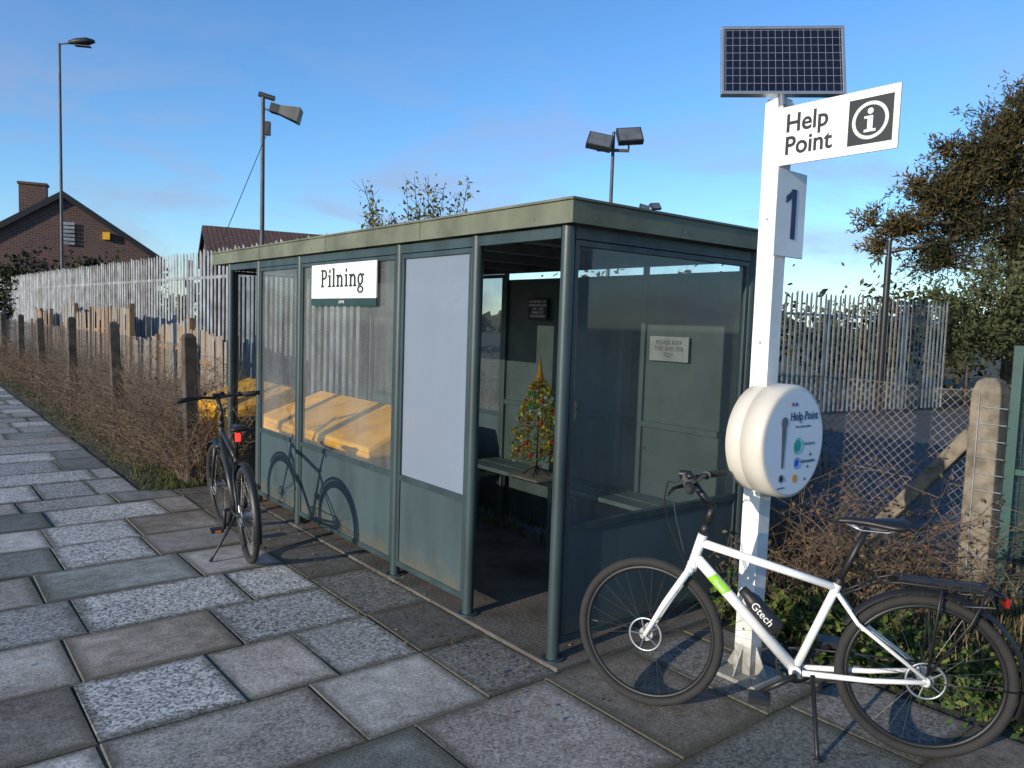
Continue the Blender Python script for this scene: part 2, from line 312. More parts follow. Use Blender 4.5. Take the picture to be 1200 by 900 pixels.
# ---------------------------------------------------------------- shelter
G_mid=glassmat('scratched_glazing',.10,.38,(.42,.44,.45),tint=(.93,.94,.93),rough=.08)
G_back=glassmat('rear_glazing',.15,.40,(.28,.32,.33),tint=(.75,.78,.78),rough=.1)
G_right=glassmat('hazy_glazing',.08,.34,(.26,.30,.31),tint=(.80,.84,.83),stretch=(1,1,.3),rough=.04)
G_milky=glassmat('frosted_glazing',.86,.94,(.29,.35,.44),tint=(.6,.65,.7),rough=.25,scale=2,transl=.35)
def shelter():
    E=empty('waiting_shelter',W(0,0),TH); D=1.57; S=[0,.76,1.62,3.22,4.13,4.9]; H=2.25
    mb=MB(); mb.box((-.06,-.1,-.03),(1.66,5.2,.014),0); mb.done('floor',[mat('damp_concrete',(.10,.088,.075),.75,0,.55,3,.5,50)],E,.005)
    mb=MB()
    for s in S: mb.cyl((0,s,0),(0,s,H),.034,seg=18)
    for s in (0,4.9): mb.cyl((D,s,0),(D,s,H),.034,seg=18)
    for s in S: mb.cyl((0,s,0.012),(0,s,.022),.06,seg=16)
    mb.cyl((D,0,0.012),(D,0,.022),.06,seg=16)
    mb.box((-.02,.034,2.19),(.02,4.866,2.247)); mb.box((D-.02,.034,2.19),(D+.02,4.866,2.247))
    mb.box((.034,-.02,2.19),(D-.034,.02,2.247)); mb.box((.034,4.88,2.19),(D-.034,4.92,2.247))
    mb.done('posts_and_rails',[M_green],E)
    fr=MB(); pn=MB(); g1=MB(); g2=MB()
    def panel(a,b,zl,fix,axis,g,zt=2.185):
        def bx(B,u0,u1,z0,z1,t):
            if axis=='s': B.box((fix-t,u0,z0),(fix+t,u1,z1))
            else: B.box((u0,fix-t,z0),(u1,fix+t,z1))
        a+=.036;b-=.036
        bx(fr,a,b,.09,.125,.017); bx(fr,a,b,zl-.02,zl+.02,.018); bx(fr,a,b,zt-.03,zt,.017)
        for u0,u1 in ((a,a+.028),(b-.028,b)):
            bx(fr,u0,u1,.125,zl-.02,.0165); bx(fr,u0,u1,zl+.02,zt-.03,.0165)
        bx(pn,a+.028,b-.028,.125,zl-.02,.006)
        u0,u1,z0,z1=a+.028,b-.028,zl+.02,zt-.03
        if axis=='s': g.add([(fix,u0,z0),(fix,u1,z0),(fix,u1,z1),(fix,u0,z1)],[(0,3,2,1)])
        else: g.add([(u0,fix,z0),(u1,fix,z0),(u1,fix,z1),(u0,fix,z1)],[(0,1,2,3)])
    panel(S[1],S[2],.70,0,'s',g2); panel(S[2],S[3],.70,0,'s',g1); panel(S[3],S[4],.70,0,'s',g1)
    gr=MB(); panel(0,D,.70,0,'q',gr); panel(0,D,.70,4.9,'q',gr)
    gb=MB(); panel(2.45,4.9,.95,D,'s',gb)
    fr.done('glazing_frames',[M_green],E,.002); pn.done('lower_panels',[M_greenpan],E)
    g1.done('clear_panes',[G_mid],E); g2.done('frosted_pane',[G_milky],E); gr.done('end_panes',[G_right],E); gb.done('rear_panes',[G_back],E)
    mb=MB(); mb.box((D-.008,.036,.08),(D+.008,2.45,2.135))
    for i in range(4): s=.04+i*.8; mb.box((D-.035,s-.02,.08),(D-.0085,s+.02,2.187))
    mb.box((D-.03,.036,1.05),(D-.009,2.45,1.09)); mb.done('back_wall',[M_dkgreen],E,.002)
    mb=MB(); q0,q1,s0,s1=-.06,1.68,-.09,5.3
    mb.box((q0+.02,s0+.02,2.262),(q1-.02,s1-.02,2.335),1)
    mb.box((q0,s0,2.255),(q0+.018,s1,2.365),0); mb.box((q1-.018,s0,2.255),(q1,s1,2.365),0)
    mb.box((q0+.0185,s0,2.255),(q1-.0185,s0+.018,2.363),0); mb.box((q0+.0185,s1-.018,2.255),(q1-.0185,s1,2.363),0)
    mb.box((q0-.012,s0-.012,2.366),(q0+.035,s1+.012,2.378),0); mb.box((q0+.0352,s0-.012,2.366),(q1,s0+.035,2.3778),0)
    for s in (1.3,2.65,4.0): mb.box((q0-.003,s-.001,2.257),(q0-.0005,s+.001,2.3655),1)
    mb.done('roof',[M_fascia,M_roofund],E)
    mb=MB()
    for s in np.arange(.4,4.8,.6): mb.box((.0,s-.03,2.20),(D,s+.03,2.2545))
    for q in np.arange(.15,1.5,.12): mb.box((q-.012,0.05,2.2546),(q+.012,4.85,2.2615))
    mb.done('roof_joists',[M_roofund],E)
    mb=MB()
    for s in np.arange(.2,5.2,.9): mb.cyl((q0-.004,s,2.29),(q0,s,2.29),.005,seg=8)
    for q in np.arange(.1,1.6,.7): mb.cyl((q,s0-.004,2.29),(q,s0,2.29),.005,seg=8)
    mb.done('fascia_screws',[M_galvd],E)
    B=empty('bench',(0,0,0)); B.parent=E
    mb=MB(); mb.box((1.14,.06,.545),(1.30,2.45,.575)); mb.box((1.315,.06,.545),(1.50,2.45,.575))
    for s in (.35,1.4,2.35): mb.box((1.2,s-.02,.014),(1.24,s+.02,.545)); mb.box((1.24,s-.02,.44),(1.55,s+.02,.48)); mb.box((1.46,s-.02,.014),(1.50,s+.02,.44))
    mb.done('seat_and_legs',[mat('bench_paint',(.055,.085,.08),.4)],B,.003)
    return E
shelter()
# ---- station name sign with slab serif lettering
E=empty('station_name_sign',W(0,0),TH)
mb=MB(); mb.box((-.036,1.89,1.90),(-.026,2.94,2.16),0); mb.box((-.0365,1.89,1.845),(-.0255,2.94,1.899),1); mb.done('board',[M_white,mat('dark_green_enamel',(.015,.045,.04),.4)],E,.001)
mb=MB()
for a,b_ in (((1.91,1.915),(2.92,1.919)),((1.91,2.141),(2.92,2.145)),((1.91,1.919),(1.914,2.141)),((2.916,1.919),(2.92,2.141))): mb.box((-.0375,a[0],a[1]),(-.0362,b_[0],b_[1]),0)
mb.done('border',[M_offwhite],E)
mb=MB(); SX=1.08; U0=2.415+.315*SX; Z0=1.985
layer=[0]
def LB(u0,z0,u1,z1):
    layer[0]+=1; x=-.0374-.00002*layer[0]
    mb.add([(x,U0-u0*SX,Z0+z0),(x,U0-u1*SX,Z0+z0),(x,U0-u1*SX,Z0+z1),(x,U0-u0*SX,Z0+z1)],[(0,1,2,3)])
def LA(cu,cz,ru,rz,t,a0,a1,n=20,t2=None):
    layer[0]+=1; x=-.0374-.00002*layer[0]; t2=t2 or t; vs=[]
    for i in range(n+1):
        a=math.radians(a0+(a1-a0)*i/n)
        vs+=[(x,U0-(cu+ru*math.cos(a))*SX,Z0+cz+rz*math.sin(a)),(x,U0-(cu+(ru-t)*math.cos(a))*SX,Z0+cz+(rz-t2)*math.sin(a))]
    mb.add(vs,[(2*i,2*i+1,2*i+3,2*i+2) for i in range(n)])
T=.025
def stem(u,z0,z1,top=True,base=True):
    LB(u,z0,u+T,z1)
    if base: LB(u-.012,z0,u+T+.012,z0+.012)
    if top: LB(u-.014,z1-.012,u+.001,z1)
stem(0,0,.135); LA(.036,.0965,.052,.0385,.025,-90,90,t2=.015); LB(T,.12,.037,.135); LB(T,.058,.037,.073)
def let_i(u): stem(u,0,.092); LB(u+.001,.108,u+T-.001,.134)
def let_n(u):
    stem(u,0,.092); LA(u+.046,.056,.038,.037,T,0,150,t2=.016); LB(u+.046+.038-T,0,u+.084,.057); LB(u+.049,0,u+.094,.012)
let_i(.118); stem(.180,0,.142); let_n(.245); let_i(.372); let_n(.437)
gu=.552; LA(gu+.034,.050,.040,.044,.023,0,360,32,t2=.015); LA(gu+.036,-.022,.044,.027,.020,0,360,32,t2=.012); LB(gu+.058,.075,gu+.088,.090); LB(gu+.005,.0,gu+.022,.012)
mb.done('lettering',[M_ink],E)
text(E,'small_lettering','GWR',.032,(-.0372,2.415,1.872),(0,-1,0),(0,0,1),M_white,sx=1.1,spacing=1.2)
E=empty('memorial_plaque',W(0,0),TH); mb=MB(); mb.box((1.525,1.87,1.79),(1.537,2.11,1.97)); mb.done('plate',[M_ink],E,.002)
text(E,'inscription','IN MEMORY OF\nSOMEONE DEAR\n1948 - 2018\nFRIEND OF\nTHE STATION',.03,(1.5245,1.99,1.882),(0,-1,0),(0,0,1),M_white,ext=.0003)
E=empty('notice',W(0,0),TH); mb=MB(); mb.box((1.525,.42,1.53),(1.533,.76,1.70)); mb.done('sheet',[mat('dimmed_notice',(.16,.18,.18),.6)],E)  # reflection of a white notice in the glass, built as a dimmed grey sheet
text(E,'print','PLEASE KEEP\nTHIS SHELTER\nTIDY',.042,(1.5245,.59,1.615),(0,-1,0),(0,0,1),M_ink,ext=.0003)
# ---------------------------------------------------------------- grit bins
def grit_bin(q,s,wd,ln,rot):
    E=empty('grit_bin',W(q,s,.014),TH+rot); mb=MB()
    def ring(z,k): return [Vector((-wd/2*k,-ln/2*k,z)),Vector((wd/2*k,-ln/2*k,z)),Vector((wd/2*k,ln/2*k,z)),Vector((-wd/2*k,ln/2*k,z))]
    mb.loft([ring(.0,.90),ring(.66,1.0)],smooth=False); mb.loft([ring(.66,1.04),ring(.70,1.04)],smooth=False)
    a=ring(.70,1.03); b=[Vector((-wd*.5,-ln/2,.74)),Vector((wd*.3,-ln*.47,.98)),Vector((wd*.3,ln*.47,.98)),Vector((-wd*.5,ln/2,.74))]
    mb.loft([a,b],smooth=False)
    for y in (-ln*.3,0,ln*.3): mb.box((-wd*.515,y-.03,.1),(-wd*.44,y+.03,.62))
    mb.done('body_and_lid',[M_yellow],E,.012)
grit_bin(.60,3.55,.78,2.25,.0); grit_bin(.5,5.78,.78,1.5,-.03)
# ---------------------------------------------------------------- christmas tree
def xmas(q,s,z0):
    E=empty('christmas_tree',W(q,s,z0),TH); E.scale=(.88,.88,.92)
    mb=MB(); mb.box((-.17,-.2,0),(.17,.2,.018),0); 
    for a in range(4):
        c,s_=math.cos(a*1.571+.6),math.sin(a*1.571+.6); mb.tube([(0,0,.10),(c*.05,s_*.05,.07),(c*.12,s_*.12,.022)],.006,mi=1)
    mb.cyl((0,0,.02),(0,0,.82),.010,.003,seg=8,mi=1); mb.done('base_board_and_stem',[mat('plywood',(.6,.42,.25),.7),M_bark],E)
    V=[];F=[];R=[]
    rad=lambda z:.215*(1-((z-.12)/.76)**1.9)+.012
    for i in range(800):
        z=.15+.66*random.random()**1.05; r=rad(z)*U(.85,1.12); a=U(0,6.283); rr=r*U(.35,1.08)
        p=Vector((rr*math.cos(a),rr*math.sin(a),z+U(-.02,.03)))
        for k in range(5):
            d=Vector((math.cos(a)+U(-.9,.9),math.sin(a)+U(-.9,.9),U(-.4,.7))).normalized()*U(.02,.05); sd=d.cross(Vector((U(-1,1),U(-1,1),U(-1,1)))).normalized()*.005
            o=len(V); V+= [p-sd,p+sd,p+d]; F.append((o,o+1,o+2)); R.append(random.random()*.5 if random.random()<.42 else 1)
    rawmesh('needles_and_tinsel',V,F,attrmat('tinsel_needles',[(.03,.08,.03),(.10,.20,.05),(.98,.68,.07)],.4),R,E)
    mb=MB()
    for i in range(170):
        z=.15+.62*random.random(); r=rad(z)+.006; a=U(0,6.283)
        mb.ball((r*math.cos(a),r*math.sin(a),z),U(.010,.021),random.choice([0,0,0,0,1,1,2,3]),8)
    def rg(r,z): return [Vector((r*math.cos(k),r*math.sin(k),z)) for k in (0,1.05,2.1,3.14,4.19,5.24)]
    mb.loft([rg(.014,.76),rg(.036,.83),rg(.024,.90),rg(.002,1.02)],4)
    mb.done('baubles_and_topper',[mat('gold_bauble',(.98,.74,.08),.35,.1),mat('red_bauble',(.8,.03,.03),.3),mat('silver_bauble',(.85,.85,.85),.3,.3),mat('green_bauble',(.08,.4,.1),.3),mat('orange_topper',(.9,.4,.05),.5)],E)
xmas(1.22,1.58,.575)
# ---------------------------------------------------------------- help point pole
PQ,PS=.73,-.68
E=empty('help_point_post',W(PQ,PS),TH)
mb=MB(); mb.box((-.048,-.048,.02),(.048,.048,2.86),0); mb.box((-.14,-.14,0.0),(.14,.14,.02),0); mb.box((-.042,-.042,2.86),(.042,.042,2.875),0)
for x in (-1,1):
    for y in (-1,1): mb.cyl((x*.11,y*.11,.02),(x*.11,y*.11,.05),.012,seg=6,mi=1)
for k in range(4):
    M=Matrix.Rotation(k*math.pi/2,4,'Z'); mb.add([M@Vector(p) for p in [(-.004,.049,.02),(.004,.049,.02),(.004,.12,.02),(-.004,.12,.02),(-.004,.049,.16),(.004,.049,.16)]],[(0,1,5,4),(0,4,3),(1,2,5),(3,4,5,2)],0)
mb.box((-.0505,-.02,.55),(-.0485,.03,.78),0)
for z in (.25,1.7,2.3): mb.cyl((-.051,.0,z),(-.048,.0,z),.007,seg=8,mi=1)
mb.done('post',[M_postw,M_steel],E,.003)
F_=empty('help_point_sign',W(PQ,PS),TH)
mb=MB(); mb.box((-.062,-.61,2.545),(-.052,-.045,2.815),0); mb.box((-.050,-.10,2.57),(.05,-.0495,2.60),0); mb.box((-.050,-.10,2.76),(.05,-.0495,2.79),0)
mb.box((-.0635,-.585,2.582),(-.0622,-.388,2.779),1); mb.done('panel',[M_white,M_ink],F_,.001)
text(F_,'lettering','Help\nPoint',.118,(-.063,-.078,2.68),(0,-1,0),(0,0,1),M_ink,bold=.0022,align='LEFT',sx=.95,line=.88)
mb=MB(); mb.torus((-.0645,-.4865,2.68),(1,0,0),.073,.009,48,6,0,rx=.001); mb.cyl((-.0652,-.4865,2.72),(-.0638,-.4865,2.72),.013,seg=20)
mb.box((-.0652,-.499,2.640),(-.0638,-.475,2.700)); mb.box((-.0651,-.513,2.632),(-.0638,-.461,2.643)); mb.box((-.0651,-.475,2.690),(-.0638,-.460,2.700)); mb.done('info_symbol',[M_white],F_)
F_=empty('platform_number_sign',W(PQ,PS),TH)
mb=MB(); mb.box((-.085,-.066,2.12),(.175,-.058,2.535),0); mb.box((-.03,-.0575,2.2),(.03,-.0485,2.24),0); mb.box((-.03,-.0575,2.42),(.03,-.0485,2.46),0); mb.done('plate',[M_white],F_,.006)
mb=MB(); mb.box((.048,-.0682,2.21),(.088,-.0665,2.45)); mb.add([(.048,-.0675,2.45),(.048,-.0675,2.405),(-.002,-.0675,2.375),(-.002,-.0675,2.410),(.03,-.0675,2.43)],[(0,4,3,2,1)])
mb.done('numeral',[M_navy],F_)
ml=Matrix.Translation(W(PQ,PS,3.06))@Matrix.Rotation(math.radians(-6),4,'Z')@Matrix.Rotation(math.radians(-17),4,'X')
F_=empty('solar_panel'); F_.matrix_world=ml
m,nt,b=newmat('photovoltaic_cells'); tc=N(nt,'ShaderNodeTexCoord'); br=N(nt,'ShaderNodeTexBrick'); br.offset=0
mp=N(nt,'ShaderNodeMapping'); mp.inputs['Rotation'].default_value=(math.radians(90),0,0); L(nt,tc.outputs['Object'],mp.inputs[0]); L(nt,mp.outputs[0],br.inputs[0])
br.inputs['Color1'].default_value=(.006,.007,.016,1); br.inputs['Color2'].default_value=(.008,.009,.02,1); br.inputs['Mortar'].default_value=(.20,.21,.24,1)
br.inputs['Scale'].default_value=1; br.inputs['Mortar Size'].default_value=.0011; br.inputs['Brick Width'].default_value=.0335; br.inputs['Row Height'].default_value=.0415
L(nt,br.outputs[0],b.inputs['Base Color']); b.inputs['Roughness'].default_value=.12
mb=MB(); mb.box((-.275,-.004,-.17),(.275,.012,.17),0); mb.done('cells',[m],F_)
mb=MB(); 
for a,b_ in (((-.29,-.012,-.185),(.29,.022,-.17)),((-.29,-.012,.17),(.29,.022,.185)),((-.29,-.0115,-.17),(-.275,.0215,.17)),((.275,-.0115,-.17),(.29,.0215,.17))): mb.box(a,b_,0)
mb.box((-.04,.022,-.12),(.04,.05,.12),0); mb.cyl((0,.03,-.05),(0,.01,-.24),.02,seg=10); mb.done('frame',[M_alu],F_,.002)
F_=empty('help_point_intercom',W(PQ+.015,PS,1.225),TH)
mb=MB()
def ringy(y,r,n=64): return [Vector((r*math.cos(2*math.pi*i/n),y,r*math.sin(2*math.pi*i/n))) for i in range(n)]
mb.loft([ringy(.03,.258),ringy(.025,.270),ringy(-.050,.270),ringy(-.056,.262)],0)
mb.loft([ringy(-.057,.255),ringy(-.062,.278),ringy(-.155,.278),ringy(-.172,.270),ringy(-.176,.262)],0)
mb.box((-.05,.031,-.06),(.05,.06,.06),0)
mb.done('drum',[mat('sunlit_drum_paint',(.62,.58,.50),.4,0,.1,3)],F_)  # white drum, with the sun's warm tint put into its colour
mb=MB()
mb.add(ringy(-.1775,.255),[tuple(range(64))],0); mb.done('face',[mat('shaded_face_vinyl',(.70,.76,.82),.3,0,.04)],F_)  # bluish shade on this side is put into the face colour
mb=MB()
def disc(x,z,r,mi,y=-.179):
    mb.add([Vector((x+r*math.cos(2*math.pi*i/32),y,z+r*math.sin(2*math.pi*i/32))) for i in range(32)],[tuple(range(32))],mi)
def ring2(x,z,r,mi): mb.torus((x,-.179,z),(0,1,0),r,.002,32,4,mi,rx=.0008)
disc(.03,-.02,.030,0); ring2(.03,-.02,.038,0); disc(.03,-.105,.019,1); ring2(.03,-.105,.026,1); disc(.02,-.18,.020,2)
pts=[(-.115,-.179,.09),(-.075,-.179,.09),(-.087,-.179,-.12),(-.103,-.179,-.12)]
mb.add(pts,[(0,3,2,1)],3); disc(-.095,.10,.027,3,-.1793); disc(-.10,-.17,.020,3); disc(-.10,-.17,.010,4,-.181)
disc(-.03,.185,.010,5); disc(-.0,.185,.010,1)
for k in range(3): disc(.15-.02*k,-.07-.06*k,.008,3)
mb.done('graphics',[mat('teal',(.02,.35,.33),.4),mat('blue',(.02,.13,.55),.4),mat('amber',(.8,.35,.03),.4),mat('icon_grey',(.14,.15,.17),.4),M_black,mat('red_dot',(.6,.03,.03),.4)],F_)
text(F_,'title','Help Point',.060,(.075,-.179,.125),(1,0,0),(0,0,1),M_navy,sx=.95)
text(F_,'subtitle','Press a button below',.016,(.07,-.179,.075),(1,0,0),(0,0,1),M_navy,ext=.0003)
text(F_,'label_emergency','Emergency',.024,(.08,-.179,-.012),(1,0,0),(0,0,1),mat('teal_ink',(.01,.2,.2),.4),align='LEFT',ext=.0003)
text(F_,'label_information','Information',.026,(.068,-.179,-.1),(1,0,0),(0,0,1),M_navy,align='LEFT',ext=.0003)
text(F_,'label_speak','speak here',.014,(-.10,-.179,-.215),(1,0,0),(0,0,1),M_navy,ext=.0003)
# ---------------------------------------------------------------- bicycles
def bicycle(name,loc,ang,frame,fork,steer=0,lean=0,rack=False,bottle=False,basez=0,rimm=M_black,g=None):
    E=empty(name,(loc[0],loc[1],0.004),rot=(lean,0,ang))
    wb=g['wb']; R=.345; hub=.345
    def wheel(cx,parent,nm,M=None,rotor=True):
        mb=MB(); 
        if M: mb.M=M
        c=Vector((cx,0,hub)); ax=(0,1,0)
        mb.torus(c,ax,R-.021,.021,64,10,0); mb.torus(c,ax,R-.047,.011,64,6,1,rx=.011)
        mb.cyl((cx,-.045,hub),(cx,.045,hub),.020,seg=14,mi=2); mb.cyl((cx,-.04,hub),(cx,-.034,hub),.032,seg=16,mi=2); mb.cyl((cx,.034,hub),(cx,.04,hub),.032,seg=16,mi=2)
        mb.cyl((cx,-.066,hub),(cx,.066,hub),.008,seg=8,mi=2)
        for i in range(28):
            a=2*math.pi*i/28; sy=.037 if i%2 else -.037; b=a+(.5 if (i//2)%2 else -.5)
            mb.cyl((cx+.03*math.cos(b),sy,hub+.03*math.sin(b)),(cx+(R-.05)*math.cos(a),0,hub+(R-.05)*math.sin(a)),.0010,seg=4,mi=3,caps=False)
        if rotor:
            mb.torus((cx,.05,hub),ax,.074,.006,32,4,2,rx=.001)
            for i in range(5): a=i*1.2566; mb.cyl((cx,.05,hub),(cx+.07*math.cos(a),.05,hub+.07*math.sin(a)),.003,seg=4,mi=2)
        mb.cyl((cx+.27,0.013,hub),(cx+.245,.013,hub),.002,seg=4,mi=2)
        mb.done(nm,[M_rubber,rimm,M_alu,mat('dark_spoke',(.12,.12,.12),.4,.7)],parent)
    bb=Vector((g['bb'][0],0,g['bb'][1])); st=Vector((g['st'][0],0,g['st'][1])); hb=Vector((g['hb'][0],0,g['hb'][1])); ht=Vector((g['ht'][0],0,g['ht'][1])); rh=Vector((0,0,hub)); fh=Vector((wb,0,hub))
    ax=(ht-hb).normalized()
    MS=Matrix.Translation(hb)@Matrix.Rotation(steer,4,ax)@Matrix.Translation(-hb)
    wheel(0,E,'rear_wheel'); wheel(wb,E,'front_wheel',MS)
    mb=MB()
    mb.tube([hb+(ht-hb)*-.05,ht],.022,14,0)
    dt=hb+(ht-hb)*.22
    mb.tube([dt,bb],[.023,.025],14,0); mb.tube([ht-(ht-hb)*.28,st+Vector((.005,0,-.03))],[.019,.017],14,0); mb.tube([bb,st],.0175,14,0)
    mb.cyl(bb+Vector((0,-.036,0)),bb+Vector((0,.036,0)),.026,seg=16,mi=0)
    for y in (-1,1):
        mb.tube([bb+Vector((-.03,y*.03,0)),Vector((.2,y*.05,(bb.z+hub)/2-.005)),rh+Vector((0,y*.062,0))],[.013,.011,.010],10,0)
        mb.tube([st+Vector((.005,y*.016,-.05)),st+Vector((-.08,y*.04,-.16)),rh+Vector((0,y*.06,.01))],[.009,.009,.0085],10,0)
        mb.ball(rh+Vector((0,y*.062,0)),.017,0,10,(1,.4,1.2))
    mb.tube([st+Vector((-.1,-.043,-.18)),st+Vector((-.1,.043,-.18))],.008,8,0)
    mb.done('frame',[frame],E)
    mb=MB(); mb.M=MS
    cr=hb-ax*.03
    mb.tube([hb,hb-ax*.035],.024,14,0); mb.tube([cr+Vector((.0,-.05,0)),cr+Vector((0,.05,0))],.017,10,0)
    for y in (-1,1): mb.tube([cr+Vector((0,y*.05,.0)),cr+(fh-cr)*.5+Vector((.006,y*.056,0)),fh+Vector((0,y*.058,.0))],[.016,.014,.010],12,0)
    mb.done('fork',[fork],E)
    mb=MB(); mb.M=MS
    top=ht+ax*.05; bar=Vector((ht.x+.055,0,g['bar']))
    mb.tube([ht,top],.021,12,0); mb.tube([top-ax*.0,top+ax*max(.01,(g['bar']-top.z)*.5)],.016,12,0); mb.tube([top+ax*max(.0,(g['bar']-top.z)*.5-.01),bar],.017,10,0)
    bp=lambda y:(bar.x-.06*(abs(y)/.31)**2,y,bar.z+.018*min(1,abs(y)/.12))
    ys=np.linspace(-.31,.31,15); mb.tube([bp(y) for y in ys],.0125,12,0)
    for sgn in (-1,1):
        mb.tube([bp(sgn*.19),bp(sgn*.25),bp(sgn*.32)],[.0165,.0175,.018],12,1)
        p=Vector(bp(sgn*.165)); mb.cyl(p+Vector((0,-.012,0)),p+Vector((0,.012,0)),.02,seg=12,mi=0)
        mb.tube([p+Vector((.02,0,-.008)),p+Vector((.055,sgn*.03,-.02)),p+Vector((.052,sgn*.10,-.03)),p+Vector((.045,sgn*.15,-.03))],[.009,.007,.006,.006],8,0)
        q1=p+Vector((.03,0,-.005)); e_=cr+Vector((.02,sgn*.03,.02))
        mb.tube([q1,q1+Vector((.07,-sgn*.04,.0)),q1+Vector((.10,-sgn*.10,-.08)),(q1+e_)/2+Vector((.08,-sgn*.03,0)),e_+Vector((.03,0,.06)),e_],.0028,6,0)
    mb.ball(Vector(bp(.10))+Vector((0,0,.03)),.022,0,12,(1,1,.7))
    p=Vector(bp(-.05))+Vector((.03,0,.02)); mb.cyl(p,p+Vector((.05,0,0)),.018,seg=12,mi=0)
    mb.box(Vector(bp(.0))+Vector((.0,-.03,.012)),Vector(bp(0))+Vector((.045,.03,.035)),0)
    mb.done('handlebar',[M_black,mat('grip_rubber',(.02,.02,.02),.75),M_alu],E)
    mb=MB(); sd=Vector((g['sad'][0],0,g['sad'][1])); sdir=(sd-st).normalized()
    mb.tube([st-sdir*.03,sd-sdir*.045],.0138,12,0); mb.cyl(st-sdir*.012,st+sdir*.012,.022,seg=14,mi=0)
    for y in (-.022,.022): mb.tube([sd+Vector((.1,y*.5,-.03)),sd+Vector((.04,y,-.05)),sd+Vector((-.06,y,-.05)),sd+Vector((-.11,y*1.5,-.02))],.0035,6,1)
    rings=[]
    for t,wd,h,zo in ((-.142,.035,.012,.004),(-.135,.062,.028,.004),(-.11,.074,.036,.002),(-.07,.068,.036,-.001),(-.03,.046,.032,-.003),(.02,.028,.028,-.003),(.08,.020,.026,-.004),(.125,.016,.022,-.008),(.138,.008,.010,-.012)):
        rr=[]
        for k in range(16):
            a=2*math.pi*k/16; c,s_=math.cos(a),math.sin(a)
            rr.append(sd+Vector((t,wd*c,zo-.01+(h*.45*s_ if s_>0 else h*.75*s_)-(.5*wd*c*c*.25))))
        rings.append(rr)
    mb.loft(rings,0); mb.done('saddle',[M_black,M_steel],E)
    mb=MB(); mb.cyl(bb+Vector((0,-.07,0)),bb+Vector((0,.07,0)),.012,seg=10,mi=0)
    mb.torus(bb+Vector((0,-.045,0)),(0,1,0),.075,.008,36,6,0,rx=.0025)
    for i in range(5): a=i*1.2566; mb.cyl(bb+Vector((0,-.045,0)),bb+Vector((.072*math.cos(a),-.045,.072*math.sin(a))),.006,seg=6,mi=0)
    mb.torus(rh+Vector((0,-.045,0)),(0,1,0),.038,.006,24,6,0,rx=.003)
    for sg in (1,-1): mb.tube([bb+Vector((0,-.045,sg*.081)),rh+Vector((0,-.045,sg*.042))],.0045,6,0)
    ca=g['crank']
    for y,sg in ((.075,1),(-.075,-1)):
        pd=bb+Vector((math.cos(ca)*.17*sg,y,math.sin(ca)*.17*sg)); mb.tube([bb+Vector((0,y,0)),pd],[.014,.010],10,0)
        yy=.055 if y>0 else -.055; c=pd+Vector((0,yy,0)); mb.box(c+Vector((-.045,-.045,-.012)),c+Vector((.045,.045,.012)),0)
        mb.box(c+Vector((-.047,-.02,-.006)),c+Vector((-.0451,.02,.006)),1)
    k0=Vector(g['kick0']); k1=Vector(g['kick1']); mb.tube([k0,k0+(k1-k0)*.9,k1],[.010,.009,.011],8,0); mb.ball(k1,.014,0,8,(1.4,1,.6))
    mb.done('drivetrain_and_kickstand',[M_black,mat('reflector_orange',(.7,.2,.02),.3)],E)
    mb=MB()
    def guard(cx,a0,a1,M=None,rg=.368,wd=.027):
        old=mb.M; mb.M=M or Matrix.Identity(4); n=28; vs=[];
        for i in range(n+1):
            a=math.radians(a0+(a1-a0)*i/n)
            for y,dr in ((-wd,-.012),(-wd*.6,.001),(0,.006),(wd*.6,.001),(wd,-.012)): vs.append((cx+(rg+dr)*math.cos(a),y,hub+(rg+dr)*math.sin(a)))
        mb.add(vs,[(i*5+k,i*5+k+1,i*5+k+6,i*5+k+5) for i in range(n) for k in range(4)],0,True)
        a=math.radians(a0+(a1-a0)*.12 if cx==0 else a1-(a1-a0)*.12)
        for y in (-1,1): mb.tube([(cx,y*.062,hub),(cx+rg*math.cos(a),y*.025,hub+rg*math.sin(a))],.003,6,0)
        mb.M=old
    if g.get('guards'):
        guard(0,200,30)
        if g.get('fguard'): guard(wb,40,165,MS)
    mb.done('mudguards',[M_black],E)
    if rack:
        mb=MB(); z=.745
        for y in (-.06,.06): mb.tube([(.20,y*.6,z-.02),(.12,y,z),(-.22,y,z),(-.25,y*.8,z-.02)],.006,8)
        mb.tube([(-.25,-.05,z-.02),(-.26,0,z-.02),(-.25,.05,z-.02)],.006,8)
        for x in (.1,0,-.1,-.2): mb.tube([(x,-.06,z),(x,.06,z)],.005,6)
        mb.box((-.2,-.018,z-.003),(.12,.018,z+.008))
        for y in (-.075,.075):
            mb.tube([(0.0,y*.9,hub+.03),(-.02,y,z-.1),(-.03,y*.85,z)],.006,8); mb.tube([(0,y*.9,hub+.03),(-.14,y,z-.13),(-.19,y*.85,z)],.006,8); mb.tube([(-.19,y,z-.0),(-.22,y*1.05,z-.05),(-.1,y*1.05,z-.06)],.005,8)
        mb.tube([(.20,.03,z-.02),st+Vector((-.01,.02,-.05))],.005,6); mb.tube([(.20,-.03,z-.02),st+Vector((-.01,-.02,-.05))],.005,6)
        mb.box((-.275,-.04,z-.055),(-.262,.04,z-.02),1)
        mb.done('luggage_rack',[M_black,mat('red_reflector',(.25,.01,.01),.25)],E)
    else:
        mb=MB(); p=sd-sdir*.10+Vector((-.02,0,0)); mb.box(p+Vector((-.025,-.018,-.03)),p+Vector((0,.018,.03)))
        m_,nt_,b_=newmat('lit_red_lamp'); b_.inputs['Base Color'].default_value=(.6,.01,.01,1); b_.inputs['Emission Color'].default_value=(1,.05,.03,1); b_.inputs['Emission Strength'].default_value=1.2
        mb.done('rear_light',[m_],E,.004)
